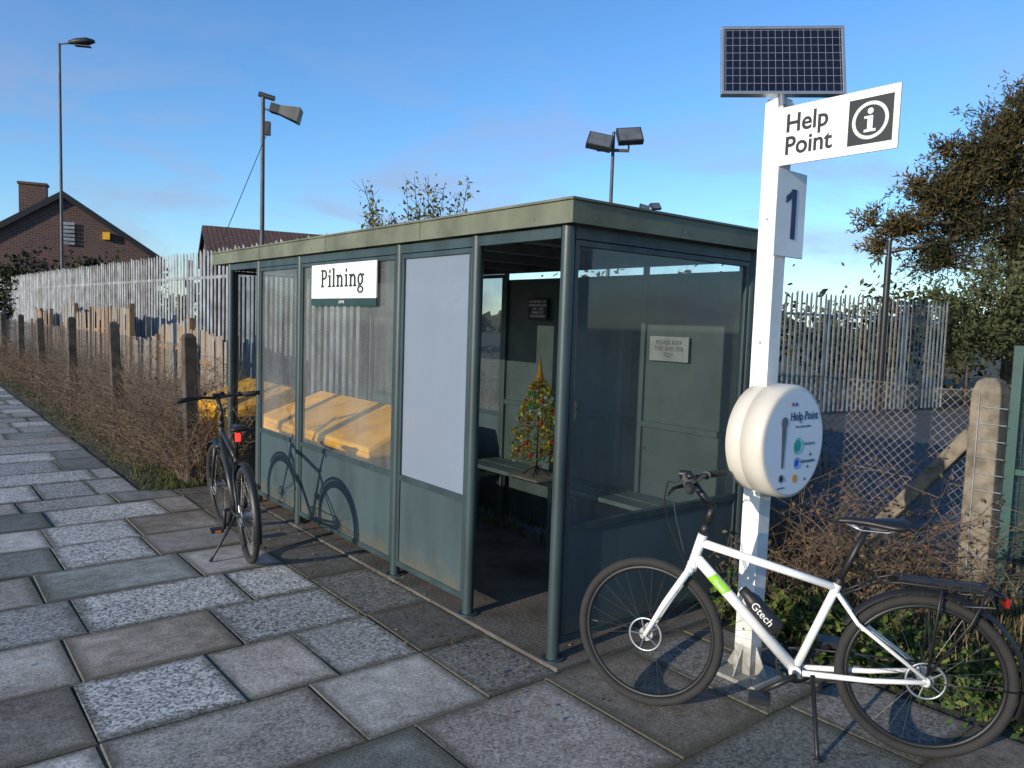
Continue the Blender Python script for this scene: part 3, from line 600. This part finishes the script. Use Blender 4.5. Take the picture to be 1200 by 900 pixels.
    if bottle:
        mb=MB(); dv=(dt-bb).normalized(); nv=Vector((dv.z,0,-dv.x)); nv=-nv if nv.z<0 else nv
        c0=bb+dv*.17+nv*.062; 
        mb.tube([c0,c0+dv*.012,c0+dv*.05,c0+dv*.16,c0+dv*.185,c0+dv*.19,c0+dv*.225],[.03,.036,.036,.036,.028,.024,.022],20,0)
        mb.tube([bb+dv*.15+nv*.02,c0-dv*.012,c0+dv*.02+nv*.03],.003,6); mb.tube([bb+dv*.3+nv*.022,bb+dv*.3+nv*.06],.003,6)
        mb.done('water_bottle',[M_black],E)
        text(E,'bottle_lettering','Gtech',.048,c0+dv*.10+Vector((0,.0372,0)),-dv,Vector((-dv.z,0,dv.x)),M_white)
        dd=bb+dv*.47
        mb=MB(); vs=[]
        for i in range(7):
            a=math.radians(30+i*20); 
            for t in (-.045+.012*i/6,.05+.012*i/6): vs.append(dd+dv*t+Vector((0,.0255*math.sin(a),0))+nv*(.0255*math.cos(a)))
        mb.add(vs,[(i*2,i*2+1,i*2+3,i*2+2) for i in range(6)],0,True); mb.done('frame_decal',[mat('lime_decal',(.28,.6,.03),.4)],E)
        text(E,'decal_lettering','Gtech',.026,dd+Vector((0,.027,0)),-dv,Vector((-dv.z,0,dv.x)),M_white)
    return E
bicycle('bicycle',(1.749,3.091),math.radians(161.2),M_white,M_white,steer=math.radians(-9),rack=True,bottle=True,
  g=dict(wb=1.143,bb=(.50,.285),st=(.345,.70),hb=(.955,.70),ht=(.918,.835),bar=1.06,sad=(.235,.985),crank=math.radians(-35),kick0=(.43,.045,.29),kick1=(.40,.20,.0),guards=True))
M_bframe=mat('matt_black_frame',(.02,.021,.022),.4)
bicycle('bicycle',(-1.82,5.33),math.radians(120),M_bframe,M_bframe,steer=math.radians(6),lean=math.radians(-3),
  g=dict(wb=1.1,bb=(.46,.285),st=(.31,.72),hb=(.93,.72),ht=(.895,.86),bar=1.08,sad=(.20,.96),crank=math.radians(-70),kick0=(.05,.07,.33),kick1=(.12,.24,.02),guards=True,fguard=True))
# ---------------------------------------------------------------- fences
M_wire=mat('weathered_wire',(.19,.165,.14),.7,.1,.3)
def chainlink(name,q,s0,s1,h=1.38,step=.065,r=.0018,post_s=(),post_h=1.58,pm=M_concd,struts=(),po=.065):
    E=empty(name,W(q,0),TH); mb=MB()
    n=int((s1-s0+h)/step)
    for i in range(n):
        a=s0-h+i*step
        for sg in (0,1):
            y0,z0,y1,z1=a,0.,a+h,h
            if y0<s0: z0=s0-y0; y0=s0
            if y1>s1: z1-=(y1-s1); y1=s1
            if y1-y0<.02: continue
            if sg: z0,z1=h-z0,h-z1
            mb.cyl((.0+sg*.003,y0,z0+.04),(.003*sg,y1,z1+.04),r,seg=3,caps=False)
    for z in (.06,.75,h+.03): 
        pts=[( -.004,s0+(s1-s0)*k/24,z-.015*math.sin(k*1.9)) for k in range(25)]; mb.tube(pts,.0025,4)
    mb.done('wire_mesh',[M_wire],E)
    mb=MB()
    for s in post_s:
        lx,ly=U(-.03,.03),U(-.03,.03); hh=post_h+U(-.05,.06)
        def sq(z,k): return [Vector((-.06*k+lx*z,s-.06*k+ly*z,z)),Vector((.06*k+lx*z,s-.06*k+ly*z,z)),Vector((.06*k+lx*z,s+.06*k+ly*z,z)),Vector((-.06*k+lx*z,s+.06*k+ly*z,z))]
        mb.M=Matrix.Translation((po,0,0)); mb.loft([sq(-.05,1.05),sq(hh-.04,1),sq(hh,.55)],smooth=False); mb.M=Matrix.Identity(4)
    for s,t in struts: mb.tube([(po,s,1.15),(po,s+t,-.03)],.055,4)
    mb.done('posts',[pm],E,.008)
chainlink('chain_link_fence',-.18,5.33,30,post_s=[5.33+3.35*i for i in range(8)],struts=[(5.33,.9),(12.0,.8)],po=-.068)
chainlink('chain_link_fence',3.06,-.9,9,post_s=[2.4,5.7,9],pm=M_conc)
E=empty('concrete_fence_post',W(3.02,-.91),TH); mb=MB()
mb.loft([[Vector((-.09*k,-.09*k,z)),Vector((.09*k,-.09*k,z)),Vector((.09*k,.09*k,z)),Vector((-.09*k,.09*k,z))] for z,k in ((-.05,1.04),(1.40,1),(1.48,.75),(1.50,.4))],smooth=False)
mb.box((-.05,-.05,-.7),(.05,.05,.72),0,M=Matrix.Translation((0,.52,.55))@Matrix.Rotation(math.radians(37.5),4,'X'))
mb.done('post_and_strut',[M_conc],E,.012)
mb=MB()
for z in np.arange(.1,1.35,.11): mb.cyl((-.10,.02,z),(-.10,-.14,z),.003,seg=5)
mb.cyl((-.1,.03,.05),(-.1,.03,1.4),.004,seg=5); mb.done('tie_wires',[M_galv],E)
E=empty('green_mesh_gate',W(3.03,-1.06),TH); mb=MB()
for s in (0,-1.35): mb.box((-.03,s-.03,0),(.03,s+.03,1.72))
for z in (.12,.9,1.66): mb.box((-.02,-1.32,z-.02),(.02,-.03,z+.02))
for i in range(26): mb.cyl((0,-.05-i*.05,.14),(0,-.05-i*.05,1.64),.003,seg=4)
for i in range(29): mb.cyl((.004,-.03,.15+i*.052),(.004,-1.32,.15+i*.052),.003,seg=4)
mb.box((.03,-1.3,.14),(.034,-.04,1.64),1)
mb.done('frame_and_mesh',[mat('green_powdercoat',(.02,.065,.06),.45),mat('dark_netting',(.015,.03,.028),.8)],E,.002)
def palisade(name,p0,p1,h,mt,pitch=.155,z0=0,fallen=0):
    v=Vector((p1[0]-p0[0],p1[1]-p0[1],0)); ln=v.length; E=empty(name,(p0[0],p0[1],z0),math.atan2(v.y,v.x)); mb=MB()
    x=0
    while x<ln:
        hh=h+U(-.03,.03); w_=.034; lx=U(-.014,.014); mi=random.choice([0,0,1])
        prof=[(-w_,.0),(-w_*.45,-.018),(0,-.004),(w_*.45,-.018),(w_,.0)]
        vs=[(x+a,b,.05) for a,b in prof]+[(x+a+lx,b,hh-.09) for a,b in prof]+[(x+lx-w_*.8,-.004,hh),(x+lx,-.02,hh+.03),(x+lx+w_*.8,-.004,hh)]
        fs=[(i,i+1,6+i,5+i) for i in range(4)]+[(5,6,10),(6,7,11,10),(7,8,12,11),(8,9,12)]
        mb.add(vs,fs,mi); x+=pitch
    for z in (.5,h-.45): mb.box((0,.002,z-.025),(ln,.045,z+.025),0)
    x=0
    while x<ln+.1: mb.box((x-.03,.046,0),(x+.03,.12,h-.1),0); x+=2.75
    mb.done('pales_rails_posts',mt,E)
M_galv2=mat('galvanised_steel_stained',(.17,.175,.185),.6,.1,.4,5,dirt=(.10,.085,.07))
palisade('palisade_fence',(-21,30.8),(-3.95+.905*2.2,12.07-2.2),2.85,[M_galv,M_galv2],.17)
palisade('palisade_fence',(2.2,14.2),(10.75,19.1),2.62,[M_galvd,M_galv2])
E=empty('timber_fence',W(.85,7.3),TH); mb=MB(); s=0
while s<24:
    base=1.40+.36*min(1,s/9)+.10*math.sin(s*1.3)+.12*math.sin(s*3.7); tilt=U(-.03,.03)
    if int(s/1.85)%4==2: base-=.25
    for k in range(15):
        w_=.12; hh=base+U(-.04,.04)+tilt*k*.4; lean=U(-.04,.04); y=s+k*.123
        if random.random()<.08: continue
        mb.add([(0+U(-.01,.01),y,0),(0,y+w_,0),(lean,y+w_+lean,hh),(lean,y+lean,hh+U(-.03,.03))],[(0,1,2,3)],random.choice([0,2,int(s/1.85)%3]))
    mb.box((.005,s,base*.75-.03),(.045,s+1.8,base*.75+.03),1); mb.box((-.04,s-.06,0),(.05,s,base+.08),1); s+=1.85
mb.done('boards',[M_wood,mat('orange_timber',(.27,.165,.09),.8,0,.35,6,stretch=(6,6,.6)),mat('grey_timber',(.24,.215,.18),.85,0,.35,6,stretch=(6,6,.6))],E)
# ---------------------------------------------------------------- lamps
def lamp(name,x,y,h,kind,face=0):
    E=empty(name,(x,y,-.03),face); mb=MB()
    mb.cyl((0,0,0),(0,0,1.2),.07,.07,seg=12); mb.cyl((0,0,1.2),(0,0,h),.05,.035,seg=12)
    if kind=='street':
        mb.tube([(0,0,h-.02),(.2,0,h+.02),(.45,0,h+.03)],.025,8)
        mb.loft([[Vector((a,b*wd,h+zz+c*t+.1*a)) for b,c in ((-1,0),(-.6,1),(.6,1),(1,0),(.6,-.7),(-.6,-.7))] for a,wd,t,zz in ((.25,.05,.04,.03),(.45,.15,.09,.03),(.75,.17,.10,.04),(.95,.08,.04,.05))],1)
        mb.box((.42,-.09,h-.03),(.85,.09,h-.005),2)
    elif kind=='flood1':
        mb.tube([(0,0,h-.25),(.25,0,h-.33)],.02,6)
        M=Matrix.Translation((.42,0,h-.30))@Matrix.Rotation(.25,4,'Y'); mb.loft([[M@Vector((a,b*wd,c*wd*.8)) for b,c in ((-1,-1),(1,-1),(1,1),(-1,1))] for a,wd in ((-.28,.10),(-.1,.10),(.28,.17))],1,smooth=False)
        M=Matrix.Translation((.12,0,h-.02))@Matrix.Rotation(.15,4,'Y'); mb.cyl(M@Vector((-.2,0,0)),M@Vector((.1,0,-.03)),.05,seg=8,mi=1)
        mb.box((.04,-.05,h-.75),(.14,.05,h-.5),1)
    else:
        mb.box((-.35,-.03,h-.42),(.35,.03,h-.36),0)
        for sx_,rz in ((-.30,.25),(.34,-.12)):
            M=Matrix.Translation((sx_,-.08,h-.15+(.06 if sx_>0 else -.08)))@Matrix.Rotation(-.6,4,'X')@Matrix.Rotation(rz,4,'Y')
            mb.box((-.27,-.05,-.20),(.27,.08,.20),1,M=M); mb.box((-.24,-.056,-.17),(.24,-.051,.17),2,M=M)
            for k in range(6): mb.box((-.25+k*.09,.081,-.17),(-.24+k*.09,.12,.17),1,M=M)
            mb.tube([(sx_,0,h-.39),(sx_,0.03,h-.2)],.02,6)
    mb.done('column_and_lantern',[M_lampm,mat('lamp_housing',(.025,.027,.03),.5),mat('lamp_glass',(.10,.11,.12),.15)],E)
lamp('street_lamp',-13.6,23.2,9.55,'street',.2)
lamp('floodlight_post',-4.92,15,5.98,'flood1',.1)
lamp('floodlight_post',2.02,17,6.0,'twin',.0)
lamp('floodlight_post',6.9,41,8.3,'twin',.3)
mb=MB(); pts=[Vector((-4.75,14.95,5.4)).lerp(Vector((-5.3,13.9,3.0)),t/12)+Vector((-.1*math.sin(t/12*3.14),0,-.25*math.sin(t/12*3.14))) for t in range(13)]
mb.tube(pts,.007,5); mb.done('hanging_cable',[M_black])
mb=MB(); mb.cyl((8.15,17.0,0),(8.15,17.0,3.5),.07,seg=10); mb.cyl((8.15,17.0,3.5),(8.15,17.0,3.85),.05,seg=10); mb.done('utility_post',[M_black])
# ---------------------------------------------------------------- houses
m,nt,b=newmat('brickwork'); tc=N(nt,'ShaderNodeTexCoord'); sx=N(nt,'ShaderNodeSeparateXYZ'); L(nt,tc.outputs['Object'],sx.inputs[0])
ad=N(nt,'ShaderNodeMath'); L(nt,sx.outputs[0],ad.inputs[0]); L(nt,sx.outputs[1],ad.inputs[1]); cx=N(nt,'ShaderNodeCombineXYZ'); L(nt,ad.outputs[0],cx.inputs[0]); L(nt,sx.outputs[2],cx.inputs[1])
br=N(nt,'ShaderNodeTexBrick'); L(nt,cx.outputs[0],br.inputs[0]); br.inputs['Scale'].default_value=1; br.inputs['Brick Width'].default_value=.225; br.inputs['Row Height'].default_value=.075; br.inputs['Mortar Size'].default_value=.010
br.inputs['Color1'].default_value=(.095,.037,.030,1); br.inputs['Color2'].default_value=(.04,.021,.02,1); br.inputs['Mortar'].default_value=(.14,.12,.10,1); br.inputs['Bias'].default_value=-.1
L(nt,br.outputs[0],b.inputs['Base Color']); b.inputs['Roughness'].default_value=.9; M_brick=m
m,nt,b=newmat('roof_tiles'); tc=N(nt,'ShaderNodeTexCoord'); wv=N(nt,'ShaderNodeTexBrick'); L(nt,tc.outputs['Object'],wv.inputs[0]); wv.inputs['Scale'].default_value=1; wv.inputs['Brick Width'].default_value=.3; wv.inputs['Row Height'].default_value=.25; wv.inputs['Mortar Size'].default_value=.02
wv.inputs['Color1'].default_value=(.15,.07,.05,1); wv.inputs['Color2'].default_value=(.10,.055,.04,1); wv.inputs['Mortar'].default_value=(.02,.016,.015,1); L(nt,wv.outputs[0],b.inputs['Base Color']); b.inputs['Roughness'].default_value=.85; M_tile=m
M_win=mat('window_glass',(.02,.025,.03),.08,0,.1)
def house(name,x,y,rot,wd,dp,ev,ap,chim=None,windows=()):
    E=empty(name,(x,y,-.03),rot); mb=MB(); h=wd/2
    mb.add([(-h,0,0),(h,0,0),(h,0,ev),(0,0,ap),(-h,0,ev)],[(0,1,2,3,4)]); mb.add([(-h,dp,0),(h,dp,0),(h,dp,ev),(0,dp,ap),(-h,dp,ev)],[(4,3,2,1,0)])
    mb.add([(h,0,0),(h,dp,0),(h,dp,ev),(h,0,ev)],[(0,1,2,3)]); mb.add([(-h,0,0),(-h,dp,0),(-h,dp,ev),(-h,0,ev)],[(3,2,1,0)])
    if chim:
        cx_,cy_,cz_=chim; mb.box((cx_-.5,cy_-.3,ev),(cx_+.5,cy_+.3,cz_)); mb.box((cx_-.55,cy_-.35,cz_+.002),(cx_+.55,cy_+.35,cz_+.1))
    mb.done('walls_and_chimney',[M_brick],E)
    mb=MB(); sl=(ap-ev)/h; o=.35
    for sg in (-1,1):
        a=[(sg*(h+o),-.2,ev-sl*o+.05),(0,-.2,ap+.05),(0,dp+.2,ap+.05),(sg*(h+o),dp+.2,ev-sl*o+.05)]; a2=[(p[0],p[1],p[2]+.12) for p in a]
        mb.loft([a,a2],smooth=False)
    mb.done('roof',[M_tile],E)
    mb=MB()
    for sg in (-1,1): mb.add([(sg*(h+o),-.22,ev-sl*o-.1),(0,-.22,ap-.1),(0,-.22,ap+.16),(sg*(h+o),-.22,ev-sl*o+.16)],[(0,1,2,3)],0)
    for (a,b_,c,d_) in windows:
        mb.box((a,-.06,b_),(c,-.01,d_),1); mb.box((a+.06,-.07,b_+.06),((a+c)/2-.03,-.061,d_-.06),2); mb.box(((a+c)/2+.03,-.07,b_+.06),(c-.06,-.061,d_-.06),2)
    mb.done('trim_and_windows',[M_black,M_offwhite,M_win],E)
    return E
hE=house('brick_house',-18.7,32,.42,6.9,9,4.15,6.45,chim=(-1.3,2.0,7.0),windows=((-2.6,1.0,-1.0,2.3),(1.0,1.0,2.6,2.3)))
mb=MB(); mb.box((1.45,-.2,4.75),(1.72,-.02,5.05)); mb.done('alarm_box',[M_yellow],hE)
mb=MB()
for k in range(6): mb.box((.0,-.12,4.45+k*.16),(.42,-.075,4.56+k*.16))
mb.done('louvre_vent',[M_galv],hE)
house('brick_house',-17.2,43,-1.1,7,10,4.6,6.5,windows=((-2.6,1.0,-1.0,2.3),(1.0,1.0,2.6,2.3)))
# ---------------------------------------------------------------- vegetation
def leaves(V,F,R,pts,size,n_dir=None,aspect=.5,lo=0,hi=1):
    for p in pts:
        d=Vector((random.gauss(0,1),random.gauss(0,1),random.gauss(0,1))).normalized()
        if n_dir: d=(d+n_dir).normalized()
        sd=d.cross(Vector((random.gauss(0,1),random.gauss(0,1),random.gauss(0,1)))).normalized(); sz=size*U(.6,1.4); o=len(V); p=Vector(p)
        V.append(p); V.append(p+d*sz*.5+sd*sz*aspect*.5); V.append(p+d*sz); V.append(p+d*sz*.5-sd*sz*aspect*.5); F.append((o,o+1,o+2,o+3)); R.append(U(lo,hi))
def clump_tree(name,trunks,clumps,leaf,cols,aspect=.35,bias=(0,0,.2),transl=.0,twr=.012,perleaf=26,spread=.12,limb_from=None,l0=.45,l1=1.25):
    E=empty(name,(0,0,0)); mb=MB(); V=[];F=[];R=[]
    for pts,rs in trunks: mb.tube(pts,rs,8)
    for (c,r,n,tone) in clumps:
        c=Vector(c)
        if limb_from:
            b=min(limb_from,key=lambda t:(Vector(t)-c).length); b=Vector(b); mid=(b+c)/2+Vector((U(-.2,.2),U(-.2,.2),-.15)); mb.tube([b,mid,c],[.09,.06,.03],6)
        for i in range(n):
            d=Vector((random.gauss(0,1),random.gauss(0,1),random.gauss(0,.75)))+Vector(bias)*1.5; d.normalize(); l=r*(U(l0,l1) if random.random()<.85 else U(l1,l1*1.35))
            mid=c+d*l*.5+Vector((U(-.1,.1),U(-.1,.1),U(-.05,.15)))*r; e_=c+d*l
            mb.tube([c,mid,e_],[twr,twr*.7,twr*.25],3,caps=False)
            pp=[]
            for k in range(perleaf):
                t=U(.25,1.05); b=c.lerp(mid,t*2) if t<.5 else mid.lerp(e_,(t-.5)*2); pp.append(b+Vector((random.gauss(0,spread),random.gauss(0,spread),random.gauss(0,spread)))*r)
            tt=max(0,min(1,tone+U(-.25,.25))); leaves(V,F,R,pp,leaf,d*.8,aspect,max(0,tt-.18),min(1,tt+.18))
    mb.done('trunk_and_limbs',[M_bark],E); rawmesh('foliage',V,F,attrmat(name+'_leaf',cols,.8,transl),R,E)
    return E
tb=[(14.6,22.3,-.05),(14.5,22.3,2),(14.3,22.2,3.8),(14.0,22.1,5.4),(13.9,22,7.0),(14.2,22,8.2)]
clump_tree('conifer_tree',[(tb,[.38,.30,.24,.17,.10,.04])],
 [((13.9,22,7.4),1.1,120,.5),((14.6,22,8.2),.9,90,.55),((13.0,21.8,6.6),1.0,110,.5),((12.6,22,5.8),1.15,130,.45),((14.2,22.4,6.0),1.6,150,.2),((11.8,21.6,5.3),1.0,100,.5),((13.0,22,4.7),1.4,140,.2),((10.9,21.6,4.6),.8,60,.6),((9.9,21.6,4.8),.7,14,.7),((10.1,21.5,4.0),.6,20,.7),((12.1,21.8,3.8),1.2,100,.25),((14.4,22,4.2),1.6,130,.15),((15.2,21.8,7.3),1.5,120,.4),((16,22.3,5.5),1.7,100,.35),((14.9,21.6,5.4),1.3,100,.35),((16,22,3.6),1.4,60,.25),((11.3,21.8,5.9),.5,14,.7),((12.1,22,6.9),.5,16,.7)],
 .17,[(.014,.018,.008),(.038,.038,.014),(.080,.060,.023),(.14,.092,.036)],.24,(-.55,0,.55),0,.014,28,.09,limb_from=tb[1:],l0=.3,l1=1.2)
clump_tree('shrub',[([(12,20.3,0),(12.0,20.3,1.2)],[.08,.04])],
 [((x,U(19.6,20.6),z),.85,40,t) for x,z,t in ((11.4,2.4,.6),(12.3,2.6,.8),(13.2,2.3,.6),(12.0,1.7,.4),(13.0,1.5,.4),(14.0,2.0,.5),(11.2,1.5,.3),(14.6,2.7,.5),(15.3,2.1,.5),(12.6,3.3,.9),(13.6,3.0,.7))],.14,[(.025,.032,.012),(.055,.068,.026),(.10,.11,.05)],.35,(0,0,.5),0,.01,26,.12)
E=empty('young_tree'); mb=MB(); V=[];F=[];R=[]
for i in range(34):
    b=Vector((-2.05+U(-.2,.2),18+U(-.2,.2),1.5)); a=U(-1.05,1.05); l=U(2.7,4.2); d=Vector((math.sin(a)*.58,U(-.3,.3),1)).normalized()
    e_=b+d*l*(1-.12*abs(a)); e_.z=min(e_.z,5.3+U(-.6,.1)); mid=b.lerp(e_,.5)+Vector((math.sin(a)*.2,0,-.1)); mb.tube([b,mid,e_],[.022,.014,.005],4,caps=False)
    pp=[mid.lerp(e_,U(.1,1))+Vector((random.gauss(0,.10),random.gauss(0,.10),random.gauss(0,.10))) for _ in range(60)]; leaves(V,F,R,pp,.11,None,.5)
    for _ in range(6):
        t=U(.2,.9); p=mid.lerp(e_,t); mb.tube([p,p+Vector((U(-.4,.4),U(-.2,.2),U(.05,.35)))],[.007,.002],3,caps=False)
mb.cyl((-2.05,18,-.05),(-2.05,18,1.6),.10,.07,seg=8); mb.done('branches',[M_bark],E); rawmesh('foliage',V,F,attrmat('young_tree_leaf',[(.06,.065,.025),(.16,.15,.06)],.8),R,E)
def hedge(name,pts,h,n,size,cols,rad=.8):
    cl=[]
    for i in range(n):
        t=random.random()*(len(pts)-1); k=int(t); p=Vector(pts[k]).lerp(Vector(pts[k+1]),t-k); cl.append(((p.x+U(-.5,.5),p.y+U(-.8,.8),U(.3,1)*h),rad*U(.6,1.2),12,random.random()))
    clump_tree(name,[([(pts[0][0],pts[0][1],0),(pts[0][0],pts[0][1],h*.5)],[.08,.05])],cl,size,cols,.5,(0,0,.2),0,.01,20,.3)
hedge('hedge',[(-19.5,27.5,0),(-13.0,27,0)],3.2,44,.16,[(.010,.015,.007),(.022,.03,.012),(.05,.05,.022)],.5)
hedge('hedge',[(1.5,24,0),(16,27,0),(26,24,0)],2.6,60,.25,[(.02,.025,.01),(.05,.05,.02),(.10,.08,.04)],1.1)
V=[];F=[];R=[]
for i in range(2600):
    a=U(-62,62); dd=U(150,190); x=dd*math.sin(math.radians(a)); y=dd*math.cos(math.radians(a)); hh=3.5+2.5*math.sin(a*.5)+2*math.sin(a*1.7+1)
    leaves(V,F,R,[(x,y,U(0,1)*max(1.5,hh))],3.0,Vector((0,0,.4)),.8)
rawmesh('distant_trees',V,F,attrmat('distant_leaf',[(.03,.04,.03),(.07,.075,.05)],.9),R)
def blades(name,fn,n,h0,h1,cols,w_=.004,lean=.35,loc=True):
    V=[];F=[];R=[]
    for i in range(n):
        q,s=fn(); b=W(q,s,-.03); h=U(h0,h1); a=U(0,6.283); d=Vector((math.cos(a),math.sin(a),0))*h*U(.05,lean); sd=Vector((-math.sin(a),math.cos(a),0))*w_*U(.6,1.4); o=len(V)
        V+=[b-sd,b+sd,b+d*.35+Vector((0,0,h*.55))+sd*.8,b+d*.35+Vector((0,0,h*.55))-sd*.8,b+d+Vector((0,0,h*U(.8,1)))]
        F+=[(o,o+1,o+2,o+3),(o+3,o+2,o+4)]; r=random.random(); R+=[r,r]
    return rawmesh(name,V,F,attrmat(name+'_blade',cols,.8),R)
straw=[(.06,.042,.024),(.14,.10,.058),(.25,.19,.115)]; gr=[(.03,.045,.012),(.07,.09,.02),(.13,.12,.05)]
sf=lambda a,b:a+(b-a)*random.random()**1.6
blades('dry_grass',lambda:(abs(random.gauss(0,.35))-.1,sf(5.1,30)),8000,.15,.6,straw,.004,.8)
blades('verge_grass',lambda:(-.78+.6*random.random()**.6,sf(5.1,30)),12000,.02,.10,gr,.004,.9)
def stems(name,fn,n,l0,l1,m_leaf,nl=10,leafsize=.04,r=.0035,sub=3,mt=None,droop=.13):
    E=empty(name); mb=MB(); V=[];F=[];R=[]
    for i in range(n):
        q,s=fn(); p=W(q,s,-.03); a=U(0,6.283); l=U(l0,l1); pts=[p]; d=Vector((math.cos(a)*.35,math.sin(a)*.35,1)).normalized()
        for k in range(6):
            d=(d+Vector((U(-.3,.3)+math.cos(a)*.12,U(-.3,.3)+math.sin(a)*.12,-droop))).normalized(); pts.append(pts[-1]+d*l/6)
        mb.tube(pts,[r*(1-.12*k) for k in range(7)],3,caps=False)
        for _ in range(sub):
            k=random.randint(1,5); dd=Vector((U(-1,1),U(-1,1),U(-.1,.9))).normalized(); mb.tube([pts[k],pts[k]+dd*l*.12,pts[k]+dd*l*.26+Vector((0,0,.02))],[r*.6,r*.45,r*.2],3,caps=False)
            leaves(V,F,R,[pts[k]+dd*l*U(.05,.26) for _ in range(nl//3)],leafsize)
        leaves(V,F,R,[random.choice(pts[2:])+Vector((U(-.05,.05),U(-.05,.05),U(-.05,.05))) for _ in range(nl//2)],leafsize)
    mb.done('stems',[mt or M_twig],E); rawmesh('leaves',V,F,m_leaf,R,E)
M_twig2=mat('grey_brown_twig',(.18,.125,.085),.9,0,.5,4)
ml_dry=attrmat('dead_leaf',[(.06,.038,.022),(.15,.095,.055),(.09,.085,.035)],.85); ml_grn=attrmat('green_leaf',[(.02,.045,.01),(.06,.10,.02),(.13,.14,.03)],.7)
stems('bramble_thicket',lambda:(U(-.32,.5),sf(5.2,24)),2300,.5,1.6,ml_dry,6,.028,.0038,6,M_twig2,.09)
stems('bramble_thicket',lambda:(U(-.6,-.2),sf(6.2,24)),320,.2,.65,ml_dry,5,.025,.003,4,M_twig2,.2)
stems('bramble_thicket',lambda:(U(1.9,3.6),U(-.9,5.5)),420,.6,1.5,ml_dry,6,.035,.0034,5,M_twig2)
stems('bramble_thicket',lambda:(U(1.5,2.6),U(-1.0,.6)),130,.5,1.15,ml_dry,7,.035,.003,5,M_twig2)
blades('dry_grass',lambda:(U(1.5,3.4),U(-2.6,6)),6000,.15,.5,straw,.0035,.8)
blades('rough_grass',lambda:(U(1.28,3.3),U(-4,4)),8000,.04,.22,gr,.005,.9)
stems('weeds',lambda:(U(1.2,1.85),U(-2.2,.0)),190,.12,.38,ml_grn,20,.05,.0025)
blades('tall_grass',lambda:(random.gauss(5.2,.8)*1.0,U(2,11)),3500,.2,.6,straw,.008,.6)
stems('bramble_thicket',lambda:(U(6.5,12.5),U(7.2,9.5)),300,.8,1.9,ml_dry,10,.07,.008)
blades('joint_weeds',lambda:(-.03+random.gauss(0,.015),U(.8,4.2)),900,.02,.07,gr,.004,.9)
V=[];F=[];R=[]
for i in range(380):
    if random.random()<.7: q,s=U(-.55,0),U(-.5,5)
    else: q,s=U(-3.5,1.1),U(-3,8)
    leaves(V,F,R,[W(q,s,.012)],U(.008,.022),Vector((U(-3,3),U(-3,3),0)),.7)
rawmesh('fallen_leaves',V,F,ml_dry,R)
